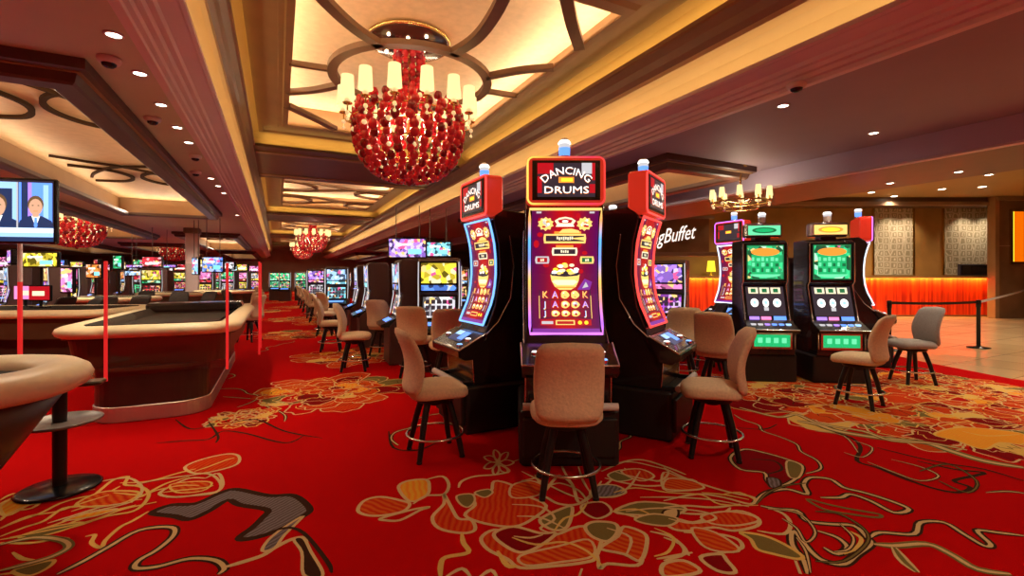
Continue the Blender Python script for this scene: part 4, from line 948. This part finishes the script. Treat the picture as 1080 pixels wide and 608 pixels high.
# drink stand between the two
x, y = gp(63, 516); ds = empty('drink_stand', x, y, .002)
p = MB().use('bezel'); p.lathe([(.001, 0), (.215, 0), (.22, .008), (.20, .018), (.05, .03), (.001, .03)], 32); p.build('base', ds)
p = MB().use('black_metal'); p.lathe([(.038, .03), (.038, .78)], 16); p.lathe([(.038, .78), (.001, .78)], 16); p.build('post', ds)
p = MB().use('stem_grey'); p.lathe([(.001, .43), (.20, .43), (.222, .44), (.222, .452), (.21, .452), (.205, .442), (.001, .442)], 32); p.build('tray', ds)
tag(ds, 'round two-tier drink stand with black post and disc foot, beside the nearest gaming table', 'stand')
x, y = cw(30, 7.1); t3 = dice_table('gaming_table', x, y, 1.5, 3.0, 'third gaming table, dark, behind the nearest table at the left edge', math.radians(70), group='gaming tables')
for px, d, lab in ((118, 11.1, 'small gaming table with tan rim behind the middle of the long gaming table'), (184, 14.3, 'far gaming table with tan top below the red far chandelier'), (238, 16.5, 'far gaming table beyond the glowing red divider posts')):
    x, y = cw(px, d); dice_table('gaming_table', x, y, 1.2, 1.9, lab, math.radians(60), group='gaming tables')
for k, (px, d, fx, fd) in enumerate(((84, 8.3, -.4, -.9), (106, 9.25, .4, -1), (140, 9.9, 0, -1), (186, 12.0, .3, -1), (150, 13, .2, -1), (214, 12.4, -.2, -1), (247, 13.6, 1, 0), (58, 9.3, -1, 0))):
    chair(px, d, fx, fd, 'dark chair at the gaming tables on the left' , 'fabric_black', 'dark chairs at the far gaming tables')

# things on the third table
for k, (px, d, m, lab) in enumerate(((43, 7.0, 'g_red', 'red glowing table display on the third gaming table'), (27, 7.2, 'g_pink', 'pink glowing table display on the third gaming table'))):
    x, y = cw(px, d); s = empty('table_display', x, y, .935, rz_front(*cam_dir(0, -1))); b = MB().use('bezel'); b.box(-.12, .12, -.05, .05, 0, .02, .005); b.box(-.015, .015, -.01, .01, .02, .1); b.build('stand', s)
    b = MB().use('bezel'); b.box(-.17, .17, -.02, .02, .1, .34, .01); b.use(m); b.box(-.15, .15, -.026, -.02, .12, .32); b.use('g_cream'); b.box(-.10, .08, -.028, -.026, .18, .25); b.build('screen', s); tag(s, lab, 'display')

# ---- slot machines across the left of the hall
GL = 'slot machines across the left of the hall'
q = random.Random(11); used = {}
spots = []
for d, pxs in ((11.5, (8, 50, 92)), (13, (28, 70, 112, 140)), (15.5, (5, 45, 85, 125, 160)), (18, (20, 60, 100, 150, 185, 215)), (21, (10, 80, 130, 170, 205, 240)), (25, (40, 110, 150, 190, 225, 255)), (29, (90, 140, 180, 215, 245, 268))):
    for px in pxs: spots.append((px, d))
spots = [p for p in spots if p not in ((112, 13), (140, 13), (85, 15.5), (20, 18), (185, 18), (125, 15.5), (92, 11.5))]
rows = {11.5: 'first', 13: 'second', 15.5: 'third', 18: 'fourth', 21: 'fifth', 25: 'sixth', 29: 'last'}
for k, (px, d) in enumerate(spots):
    s = sets[(k*4 + int(d)) % 11]; x, y = cw(px, d); 
    if x < -15.4: continue
    f = q.choice(((0, -1), (.3, -1), (.8, -.6), (-.6, -.8)))
    lowcab(x, y, *cam_dir(*f), s, f'slot machine, {cn[s[0]]} upper screen and {cn[s[2]]} reels, {rows[d]} row left of aisle', GL, d > 14 or k % 2 == 0)
# hanging screens and lit signs
def hang_screen(px, d, w, z0, z1, m, lab, name='hanging_screen', cat='screen', top=ZS, nx=0):
    x, y = cw(px, d); r = empty(name, x, y, z0, rz_front(*cam_dir(nx, -1))); h = z1-z0
    b = MB().use('bezel'); b.box(-w/2, w/2, -.04, .04, 0, h, .012); b.build('housing', r)
    s = MB().use(m.replace('g_', 'b_')); s.quad((-w/2+.03, -.042, .03), (w/2-.03, -.042, .03), (w/2-.03, -.042, h-.03), (-w/2+.03, -.042, h-.03))
    s.use('g_white'); s.quad((-w*.3, -.044, h*.62), (w*.1, -.044, h*.62), (w*.1, -.044, h*.72), (-w*.3, -.044, h*.72)); s.use('g_cyan'); s.quad((.02, -.044, h*.2), (w*.36, -.044, h*.2), (w*.36, -.044, h*.45), (.02, -.044, h*.45)); s.build('picture', r)
    p = MB().use('stem_grey' if top else 'black_metal')
    if top:
        for sx in (-.3, .3): p.tube([(sx*w, 0, h), (sx*w, 0, top-z0)], .012, 6)
    else: p.tube([(0, .02, 0), (0, .02, -z0+.03)], .03, 8); p.lathe([(.001, -z0+.002), (.16, -z0+.002), (.16, -z0+.03), (.001, -z0+.03)], 16, 0, .02)
    p.build('hanger' if top else 'post', r); tag(r, lab, cat)
hang_screen(225, 14, .66, 1.52, 2.0, 'g_blue', 'large blue hanging screen left of the glowing red divider')
hang_screen(207, 14.5, .32, 1.45, 2.0, 'g_sky', 'narrow pale blue hanging screen beside the large blue one', nx=-.4)
hang_screen(43, 10.4, .85, 1.6, 1.95, 'g_yellow', 'yellow lit sign above the machines right of the television', 'lit_sign', 'sign', None)
hang_screen(125, 13, .28, 1.6, 2.0, 'g_green', 'small green lit sign standing above the left hall tables', 'lit_sign', 'sign', None)
hang_screen(100, 12.6, .45, 1.35, 1.75, 'g_orange', 'orange-red lit sign over the left hall', 'lit_sign', 'sign', None)
hang_screen(72, 9.9, .30, 1.05, 1.6, 'g_pink', 'tall pink lit sign behind the third gaming table', 'lit_sign', 'sign', None)
hang_screen(160, 17.5, 1.9, 1.72, 1.86, 'g_violet', 'long low violet lit band hanging over the far left hall', 'lit_sign', 'sign')
hang_screen(150, 16.6, 1.2, 1.42, 1.62, 'g_sky', 'pale blue lit band hanging below the violet one in the left hall', 'lit_sign', 'sign')
hang_screen(430, 11.5, .95, 1.85, 2.35, 'g_violet', 'violet hanging screen over the right bank, above the dark machines')
hang_screen(462, 12, .7, 1.9, 2.3, 'g_cyan', 'pale green-blue hanging screen right of the violet one')
for k, (px, d) in enumerate(((203, 17.0),)):
    x, y = cw(px, d); m = MB().use('cream_trim'); m.X = Matrix.Translation((x, y, 0)); m.box(-.2, .2, -.2, .2, 0, 3.146, .03); m.use('dark_trim'); m.box(-.24, .24, -.24, .24, 0, .3, .02); m.box(-.25, .25, -.25, .25, 2.95, 3.146, .02); struct(m, 'pillar')

# ---- television on a pole at the left edge
x, y = cw(-10, 4.25); tv = empty('television', x, y, .002, rz_front(*cam_dir(.2, -.98)))
b = MB().use('bezel'); b.box(-.52, .52, -.02, .035, 1.70, 2.30, .012); b.build('housing', tv)
s = MB().use('g_navy'); yy = -.0205
def tq(m, x0, x1, z0, z1, e): s.use(m); s.quad((x0, yy-e, z0), (x1, yy-e, z0), (x1, yy-e, z1), (x0, yy-e, z1))
def te(m, cx, cz, rx, rz, e, n=16): s.use(m); s.add([(cx+rx*math.cos(2*PI*k/n), yy-e, cz+rz*math.sin(2*PI*k/n)) for k in range(n)], [tuple(range(n))])
tq('g_dark', -.50, .50, 1.72, 2.28, .0005); tq('g_blue', .23, .49, 1.84, 2.26, .001); tq('g_sky', .42, .46, 1.86, 2.24, .0015); tq('g_navy', .25, .30, 1.9, 2.26, .0015); tq('g_violet', .30, .33, 1.84, 2.26, .0015); tq('g_sky', -.14, .22, 1.84, 2.26, .001); tq('g_navy', -.02, .18, 1.84, 2.2, .0013); tq('g_navy', -.49, -.16, 1.84, 2.26, .001); tq('g_silver', .215, .228, 1.84, 2.26, .006); tq('g_silver', -.16, -.147, 1.84, 2.26, .006)
for cx, sc_ in ((.362, .95), (.07, 1.1), (-.33, 1.0)):
    s.use('g_navy'); s.add([(cx-.15*sc_, yy-.003, 1.84), (cx+.15*sc_, yy-.003, 1.84), (cx+.13*sc_, yy-.003, 1.91), (cx+.05*sc_, yy-.003, 1.955), (cx-.05*sc_, yy-.003, 1.955), (cx-.13*sc_, yy-.003, 1.91)], [(0, 1, 2, 3, 4, 5)])
    s.use('g_white'); s.add([(cx-.035*sc_, yy-.0035, 1.955), (cx, yy-.0035, 1.85), (cx+.035*sc_, yy-.0035, 1.955)], [(0, 1, 2)]); s.use('g_blue'); s.add([(cx-.01, yy-.004, 1.94), (cx-.014, yy-.004, 1.86), (cx, yy-.004, 1.845), (cx+.014, yy-.004, 1.86), (cx+.01, yy-.004, 1.94)], [(0, 1, 2, 3, 4)])
    te('g_hair', cx, 2.06, .066*sc_, .085*sc_, .004); te('g_skin', cx, 2.035, .056*sc_, .08*sc_, .0045); tq('g_skin', cx-.025, cx+.025, 1.945, 1.97, .0042)
    for sx in (-1, 1): te('g_hair', cx+sx*.022, 2.05, .008, .005, .005, 8)
    tq('g_orange', cx-.018, cx+.018, 1.995, 2.001, .005)
tq('g_sky', -.50, .50, 1.755, 1.845, .005); tq('g_white', -.50, .50, 1.80, 1.84, .0055); tq('g_navy', -.50, .50, 1.72, 1.76, .0055)
s.build('picture', tv)
p = MB().use('cream_trim'); p.tube([(.19, .05, 1.72), (.19, .05, 1.35)], .018, 8); p.use('red_edge'); p.tube([(.19, .05, 1.35), (.19, .05, .03)], .018, 8); p.build('pole', tv)
p = MB().use('bezel'); p.lathe([(.001, 0), (.2, 0), (.2, .02), (.03, .035), (.001, .035)], 24, .19, .05); p.build('base', tv)
tag(tv, 'television showing two suited newsreaders, on a red pole at the left edge', 'television')

# ------------------------------------------------------------------ chandeliers
def chandelier_proto(rad, hb, ztop, zcan, column, ns=25, arms=14):
    """origin at ceiling level; bowl of red beads under a ring of candle shades; zs are below the origin"""
    root = empty('chandelier', 0, 0)
    if column:
        c = MB().use('mirror_dark'); c.lathe([(.001, 0), (.54, 0), (.54, -.05), (.52, -.06), (.001, -.06)], 40); c.use('gold_metal'); c.tube([(.545*math.cos(k*PI/24), .545*math.sin(k*PI/24), -.03) for k in range(48)], .025, 6, True)
        cn_ = c.build('canopy', root)
        for k in range(9):
            a = 2*PI*k/9 + .2; rr = .38 if k % 2 else .22; l = MB().use('lamp_spark'); l.sphere((rr*math.cos(a), rr*math.sin(a), -.075), .022, 8, 5); l.build('small_lamp', cn_)
    R0 = rad; zb = ztop - hb
    for k in range(ns):             # strands of beads down the bowl
        a = 2*PI*k/ns; s = MB(); nb = 14; wire = []
        for j in range(nb):
            th = -.42 + (PI/2 + .36)*j/(nb-1); r = R0*math.cos(th)**.72; z = ztop - .10 - (hb-.10)*math.sin(th)
            br = (.060 * (.40 + .60*r/R0)) * R0/.7 * R.uniform(.86, 1.12); a = 2*PI*k/ns + .05*math.sin(j*1.7)
            s.use('bead' if (j+k) % 4 else 'bead_dark'); s.sphere((r*math.cos(a), r*math.sin(a), z), br, 7, 5, 1.1)
            wire.append((r*math.cos(a), r*math.sin(a), z))
            if j % 3 == 1 and k % 2 == 0: s.use('crystal'); s.sphere((r*1.03*math.cos(a+.07), r*1.03*math.sin(a+.07), z + br*.6), br*.55, 6, 4)
        s.use('gold_metal').tube(wire, .006, 4)
        s.build('bead_strand', root)
    g = MB().use('gold_metal')
    for zz, rr in ((ztop+.04, R0*.97), (ztop - hb*.42, R0*.87), (ztop - hb*.80, R0*.55)): g.tube([(rr*math.cos(k*PI/20), rr*math.sin(k*PI/20), zz) for k in range(40)], .012, 6, True)
    g.tube([(0, 0, zb+.02), (0, 0, -.05)], .02, 8); 
    for k in range(6): a = PI*k/3; g.tube([(0, 0, ztop+.1), (R0*.97*math.cos(a), R0*.97*math.sin(a), ztop+.04)], .010, 6)
    g.use('bead_dark'); g.sphere((0, 0, zb-.03), .05, 10, 6); g.build('frame', root)
    if column:
        zc0, zc1 = -.10, ztop+.06
        for k in range(12):
            a = 2*PI*k/12; s = MB(); nb = 13
            for j in range(nb):
                t = j/(nb-1); rr = .15 + .03*math.sin(9*t) + .13*t**1.6; s.use('bead' if (j+k) % 3 else 'bead_dark'); s.sphere((rr*math.cos(a), rr*math.sin(a), zc0 + (zc1-zc0)*t), .047, 6, 4)
            s.build('column_strand', root)
    for k in range(arms):
        a = 2*PI*(k+.5)/arms; c, sn = math.cos(a), math.sin(a); q_ = R0*1.19
        m = MB().use('gold_metal'); m.tube([(R0*.95*c, R0*.95*sn, ztop+.03), (R0*1.08*c, R0*1.08*sn, ztop-.06), (q_*c, q_*sn, ztop-.02), (q_*c, q_*sn, ztop+.08)], .011, 6)
        m.lathe([(.001, ztop+.05), (.055, ztop+.06), (.06, ztop+.075), (.001, ztop+.08)], 10, q_*c, q_*sn); m.use('crystal'); m.sphere((q_*c, q_*sn, ztop-.05), .03, 6, 4); m.sphere((q_*c, q_*sn, ztop-.13), .022, 6, 4); m.tube([(q_*c, q_*sn, ztop+.0), (q_*c, q_*sn, ztop-.13)], .005, 4)
        m.sphere((q_*c, q_*sn, ztop+.11), .04, 6, 4); ar = m.build('arm', root)
        h = MB().use('shade_glow'); h.lathe([(.09, ztop+.15), (.075, ztop+.42)], 12, q_*c, q_*sn); h.build('lamp_shade', ar)
    return root
ch1 = chandelier_proto(.72, .80, -1.13, 0, True)
tag(ch1, 'large red bead chandelier with cream shades, hanging over the aisle nearest us', 'chandelier', 'red bead chandeliers')
ch1.location = (CX-.08, 6.42, 4.655)
for k, (yy_, lab) in enumerate(((27.8, 'second red bead chandelier in the middle vault, far down the aisle'), (38.8, 'farthest red bead chandelier in the middle vault'), (16.4, None))):
    if lab is None: continue
    c = copy_tree(ch1); c.location = (CX, yy_, 4.655); tag(c, lab)
point('chandelier_glow', (CX-.08, 6.42, 3.40), 32, WARMW, .12)
point('chandelier_glow', (CX, 27.8, 3.40), 60, WARMW, .12); point('chandelier_glow', (CX, 38.8, 3.40), 60, WARMW, .12)
ch2 = chandelier_proto(.68, .66, -.42, 0, False, 26, 12)
x, y = cw(81, 14.4); ch2.location = (x, y, 3.40); tag(ch2, 'red bead chandelier right of the television', 'chandelier', 'red bead chandeliers')
point('chandelier_glow', (x, y, 2.75), 16, WARMW, .1)
c = copy_tree(ch2); x, y = cw(184, 27); c.location = (x, y, 3.40); tag(c, 'small far red bead chandelier over the left hall, with glowing shades above')
# brass lamp ring at the right
x, y = cw(781, 7.4); gr = empty('chandelier', x, y, ZS)
g = MB().use('gold_metal'); g.tube([(.42*math.cos(k*PI/16), .42*math.sin(k*PI/16), -.58) for k in range(32)], .014, 6, True); g.tube([(.25*math.cos(k*PI/16), .25*math.sin(k*PI/16), -.68) for k in range(32)], .012, 6, True)
g.lathe([(.001, 0), (.10, 0), (.09, -.03), (.001, -.035)], 16); g.tube([(0, 0, -.03), (0, 0, -.70)], .014, 8)
for k in range(6): a = PI*k/3; g.tube([(0, 0, -.60), (.42*math.cos(a), .42*math.sin(a), -.58)], .009, 6); g.tube([(.42*math.cos(a), .42*math.sin(a), -.58), (.25*math.cos(a), .25*math.sin(a), -.68)], .007, 6)
g.build('frame', gr)
for k in range(10):
    a = 2*PI*k/10; m = MB().use('gold_metal'); m.lathe([(.001, -.575), (.03, -.57), (.012, -.55), (.012, -.50)], 8, .42*math.cos(a), .42*math.sin(a)); m.use('crystal'); m.sphere((.42*math.cos(a), .42*math.sin(a), -.62), .022, 6, 4); ar = m.build('arm', gr)
    h = MB().use('shade_glow'); h.lathe([(.048, -.52), (.036, -.37)], 10, .42*math.cos(a), .42*math.sin(a)); h.build('lamp_shade', ar)
tag(gr, 'brass ring chandelier with yellow shades above the left green machine', 'chandelier')
point('chandelier_glow', (x, y, ZS-.45), 12, WARMW, .1)

# ------------------------------------------------------------------ downlights and camera domes
def downlight(px, py, z, lab, grp, power=30, size=.046):
    x, y = gp(px, py, z); r = empty('downlight', x, y, z); a = MB().use('plastic_white'); a.lathe([(size, -.001), (size*1.35, -.001), (size*1.38, -.008), (size, -.012), (size, -.001)], 20); a.build('trim_ring', r)
    b = MB().use('lamp_white'); b.lathe([(.001, -.006), (size, -.006)], 20); b.build('lens', r); tag(r, lab, 'downlight', grp)
    if power: spot('downlight_or_fill', (x, y, z-.03), power, WARMW, 125, .9, .05)
for px, py in ((120, 36), (147.5, 77), (170, 110), (187, 134), (199, 150), (222.5, 188), (230, 196), (236, 203.5), (250, 227)): downlight(px, py, ZS, 'small round downlight in the row along the soffit left of the vault', 'downlights left of the vault', 55 if py < 160 else 0)
downlight(826, 111, ZS, 'downlight just below the white camera dome on the purple-lit ceiling', 'downlights right of the vault', 60); downlight(921.5, 140, ZS, 'downlight alone on the purple-lit ceiling, near the purple-lit bulkhead', 'downlights right of the vault', 60)
for px, py in ((939, 193), (1011, 181), (1043, 184)): downlight(px, py, 2.82, 'small downlight in the brown underside before the buffet', 'downlights in the brown underside', 35)
for px, py in ((919, 203), (943, 207), (993.5, 199.5), (1036, 197), (892, 214.5)): downlight(px, py, 4.1, 'small downlight in the olive buffet ceiling', 'downlights in the olive ceiling', 110, .09)
def dome(px, py, lab, white=True):
    x, y = gp(px, py, ZS); r = empty('camera_dome', x, y, ZS); r.scale = (.82, .82, .82); a = MB().use('plastic_white'); a.lathe([(.001, 0), (.095, 0), (.10, -.02), (.088, -.05), (.06, -.06)], 24); a.build('housing', r)
    b = MB().use('dome_black'); b.lathe([(.062, -.058), (.056, -.078), (.035, -.095), (.001, -.10)], 20); b.build('dome', r); tag(r, lab, 'camera', 'ceiling camera domes')
for px, py, lab in ((115, 61, 'nearest dome camera on the soffit left of the vault'), (161, 124, 'second dome camera along the soffit left of the vault'), (206, 164, 'third dome camera along the left soffit'), (206.5, 181, 'fourth dome camera along the left soffit'), (840, 88, 'white dome camera on the purple-lit ceiling right of the vault')): dome(px, py, lab)

# ------------------------------------------------------------------ buffet front
def wx(px, d): return (px-HX)/F*d
co = empty('buffet_counter', 0, 0)
DC = 16.45; x0, x1 = wx(652, DC), 16.86
mat('counter_red', (.55, .012, .008), .45)
def pleats():
    nt = M['counter_red'].node_tree; b = nt.nodes['Principled BSDF']; tc = nt.nodes.new('ShaderNodeTexCoord'); mp = nt.nodes.new('ShaderNodeMapping'); mp.inputs['Scale'].default_value = (9, 9, .35); n = nt.nodes.new('ShaderNodeTexNoise'); n.inputs['Scale'].default_value = 1.2; n.inputs['Detail'].default_value = 3
    cr = nt.nodes.new('ShaderNodeValToRGB'); cr.color_ramp.elements[0].position = .35; cr.color_ramp.elements[0].color = (.42, .008, .002, 1); cr.color_ramp.elements[1].position = .65; cr.color_ramp.elements[1].color = (.88, .075, .008, 1)
    nt.links.new(tc.outputs['Object'], mp.inputs[0]); nt.links.new(mp.outputs[0], n.inputs['Vector']); nt.links.new(n.outputs['Fac'], cr.inputs[0]); nt.links.new(cr.outputs[0], b.inputs['Base Color'])
pleats()
b = MB().use('counter_red'); b.slab([wv(x0, DC), wv(x1, DC), wv(x1, DC+.3), wv(x0, DC+.3)], .06, 1.34); fr = b.build('front_panel', co); fr['label'] = 'red rippled front lit orange along its top'
b = MB().use('wood_wall'); b.slab([wv(x0, DC-.34), wv(x1, DC-.34), wv(x1, DC+.40), wv(x0, DC+.40)], 1.385, 1.43); b.slab([wv(x0, DC-.34), wv(x1, DC-.34), wv(x1, DC-.31), wv(x0, DC-.31)], 1.355, 1.39); b.build('counter_top', co)
b = MB().use('dark_trim'); b.slab([wv(x0, DC+.02), wv(x1, DC+.02), wv(x1, DC+.3), wv(x0, DC+.3)], 0, .06); b.build('toe_kick', co)
tag(co, 'long buffet counter with glowing red and orange front along the far right wall', 'counter')
cxm, cym = wv((x0+x1)/2, DC-.09)
l = area('counter_strip', (cxm, cym, 1.372), (0, 0, -1), x1-x0, .05, 230, (1, .42, .06)); l.rotation_euler = (math.radians(0), 0, -YAW)
d = cam_dir(0, 1); l.rotation_euler = Vector((d[0]*.55, d[1]*.55, -1)).to_track_quat('-Z', 'Y').to_euler()
for a_, b_ in ((921, 963.5), (995, 1049)):
    m = MB().use('wallpaper'); xa, xb = wx(a_, DW-.03), wx(b_, DW-.03); m.slab([wv(xa, DW-.03), wv(xb, DW-.03), wv(xb, DW), wv(xa, DW)], 1.46, 3.86)
    m.use('gold_metal')
    for xe in (xa, xb): m.slab([wv(xe-.03, DW-.05), wv(xe+.03, DW-.05), wv(xe+.03, DW), wv(xe-.03, DW)], 1.46, 3.86)
    struct(m, 'trim_6')
    for xx in (xa+.4*(xb-xa)/1, xb-.2*(xb-xa)): p = wv(xx, DW-.62); spot('downlight_or_fill', (*p, 3.83), 75, WARMW, 95, .8, .05, (d[0]*.3, d[1]*.3, -1))  # spots added without fixtures to brighten the wallpaper
sf = MB().use('brown_beam'); sf.slab([wv(3.4, 15.97), wv(17.9, 15.97), wv(17.9, DW), wv(3.4, DW)], 3.86, 4.1); sf.use('dark_trim'); sf.slab([wv(3.4, 15.9), wv(16.2, 15.9), wv(16.2, 15.97), wv(3.4, 15.97)], 3.82, 3.95); struct(sf, 'trim_7')
mo = empty('order_screen', *cw(1030, 16.32), 1.432); b = MB().use('monitor_navy'); b.slab([tuple(Vector(wv(xx, dd)) - Vector(wv(0, 0))) for xx, dd in ((-.62, -.05), (.42, -.05), (.42, .05), (-.62, .05))], .0, .40, .01); b.use('bezel'); b.slab([wv(xx, dd) for xx, dd in ((-.58, -.055), (.38, -.055), (.38, -.05), (-.58, -.05))], .04, .36); b.build('panel', mo)
tag(mo, 'wide dark navy panel standing on the right end of the buffet counter', 'screen')
for px, lab in ((750, 'left of the two yellow shaded lamps on the buffet counter'), (766, 'right of the two yellow shaded lamps on the buffet counter')):
    lp = empty('table_lamp', *cw(px, 16.3), 1.432); b = MB().use('gold_metal'); b.lathe([(.001, 0), (.09, 0), (.09, .02), (.02, .04), (.018, .18), (.001, .18)], 14); b.build('base', lp); b = MB().use('g_yellow'); b.lathe([(.15, .14), (.11, .52)], 18); b.build('lamp_shade', lp); tag(lp, lab, 'lamp', 'yellow lamps on the buffet counter')
po = empty('cash_register', *cw(721, 16.3), 1.432, -YAW); b = MB().use('plastic_white'); b.box(-.16, .16, -.13, .13, 0, .12, .01); b.build('base', po); b = MB().use('plastic_white'); b.prism([(-.08, .12), (.1, .12), (.02, .34), (-.02, .34)], -.18, .18, 'x'); b.use('g_silver'); b.quad((-.14, -.075, .15), (.14, -.075, .15), (.14, -.03, .32), (-.14, -.03, .32)); b.build('screen', po); tag(po, 'small pale cash register on the buffet counter below the script sign', 'cash register')
# buffet sign in script
dS = 14.2; sg = empty('buffet_sign', *wv(wx(690, dS), dS), 0, -YAW)
b = MB().use('marble_brown'); b.box(-2.2, wx(747, dS)-wx(690, dS), -.06, .10, 2.14, 3.14); b.use('dark_trim'); b.box(-2.2, wx(770, dS)-wx(690, dS), -.10, .14, 2.02, 2.14); b.box(-2.2, wx(752, dS)-wx(690, dS), -.10, .14, 3.14, 3.22); b.use('stem_grey')
for xx in (-1.8, 1.2): b.tube([(xx, 0, 3.2), (xx, 0, 4.1)], .02, 6)
b.build('board', sg)
vs, fs = text_geo('ongBuffet', .62, .35); b = MB().use('sign_white'); b.add([(a[0]*.64 + .42, -.075, a[1]*1.0 + 2.62 + .10*a[0]) for a in vs], fs); t_ = b.build('lettering', sg)
tag(sg, 'dark hanging sign board with white script buffet lettering', 'sign')
# lit orange picture on the pier
pc = empty('lit_picture', *wv(17.3, 15.745), 0, -YAW); w0 = wx(1066, 15.70)-17.3
b = MB().use('orange_art'); b.box(w0+.07, w0+1.6, -.03, -.01, 1.90, 3.58); b.use('g_yellow'); b.box(w0+.07, w0+.13, -.034, -.03, 1.9, 3.58); b.build('picture', pc)
b = MB().use('gold_metal')
for a_, c_, e_, f_ in ((w0, w0+.07, 1.83, 3.65), (w0+1.6, w0+1.67, 1.83, 3.65), (w0, w0+1.67, 1.83, 1.90), (w0, w0+1.67, 3.58, 3.65)): b.box(a_, c_, -.06, .0, e_, f_)
b.build('frame', pc); tag(pc, 'glowing orange picture in a gold frame on the brown pier at the right edge', 'picture')
# belt stanchions
def stanchion(px, d, lab, to=None, sag=.02):
    x, y = cw(px, d); r = empty('stanchion', x, y, -.002); b = MB().use('bezel'); b.lathe([(.001, 0), (.18, 0), (.18, .012), (.05, .03), (.001, .03)], 28); b.build('base', r)
    b = MB().use('black_metal'); b.lathe([(.033, .03), (.033, .80), (.04, .805), (.04, .93), (.03, .945), (.001, .945)], 18); b.build('post', r)
    if to:
        vs = []; n = 10
        for i in range(n+1):
            t = .008 + .975*i/n; px_, py_ = (to[0]-x)*t, (to[1]-y)*t; z = .90 + (to[2]-.90)*t - sag*math.sin(PI*t); vs += [(px_, py_, z-.025), (px_, py_, z+.025)]
        b = MB().use(to[3]); b.add(vs, [(2*i, 2*i+2, 2*i+3, 2*i+1) for i in range(n)]); b.build('belt', r)
    tag(r, lab, 'stanchion', 'belt stanchions')
a_ = cw(1032, 9.24); stanchion(938, 9.0, 'belt stanchion behind the gold-topped machine, left of two', (*a_, .90, 'belt'))
e_ = wv(wx(1088, 15.72), 15.72); stanchion(1032, 9.24, 'belt stanchion on the tile floor, right of two, its pale belt run to the pier', (*e_, 1.02, 'plastic_white'))
h_ = cw(912, 9.0)

# ------------------------------------------------------------------ fill spots added without fixtures, for the room's ambient light
for x, y, z, p in ((-1.0, -3.5, 3.05, 260), (5.6, -3.5, 3.05, 230), (2.0, -1.5, 3.9, 330), (-5.5, 2.0, 3.05, 220), (-3.9, 6.5, 3.05, 200), (7.9, 1.0, 2.78, 120), (-6, 10.5, 3.05, 330), (-7.9, 19, 3.05, 330), (-12.5, 17, 3.05, 330), (-4.1, 27, 3.05, 300), (-8, 27, 3.05, 330), (-2.3, 18.5, 3.05, 250), (-3.9, 14, 3.05, 250), (5.6, 16, 3.05, 130), (5.6, 32, 3.05, 150), (1.7, 12, 3.9, 190), (1.7, 22, 3.9, 200), (1.7, 32, 3.9, 300), (1.7, 44, 3.9, 700), (14, 4, 4.05, 560), (12.5, 9.5, 4.05, 430), (17.5, 8, 4.05, 260), (10.5, 0.5, 4.05, 420)):
    spot('fill_spot', (x, y, z), p, WARMW, 150, 1.0, .12)
w = bpy.data.worlds.new('World'); sc.world = w; w.use_nodes = True
w.node_tree.nodes['Background'].inputs[0].default_value = (.9, .6, .45, 1); w.node_tree.nodes['Background'].inputs[1].default_value = .0

# ------------------------------------------------------------------ camera and view
cam = bpy.data.cameras.new('camera'); co_ = bpy.data.objects.new('camera', cam); COL.objects.link(co_); sc.camera = co_
co_.location = (0, 0, EYE); co_.rotation_euler = (PI/2, 0, -YAW)
cam.sensor_fit = 'HORIZONTAL'; cam.sensor_width = 36; cam.lens = F*36/1080; cam.shift_y = -(304-HY)/1080; cam.clip_start = .05; cam.clip_end = 200
vs_ = sc.view_settings; sc.display_settings.display_device = 'sRGB'; vs_.view_transform = 'Standard'; vs_.look = 'None'; vs_.gamma = 1; vs_.use_curve_mapping = False; vs_.exposure = 0.25
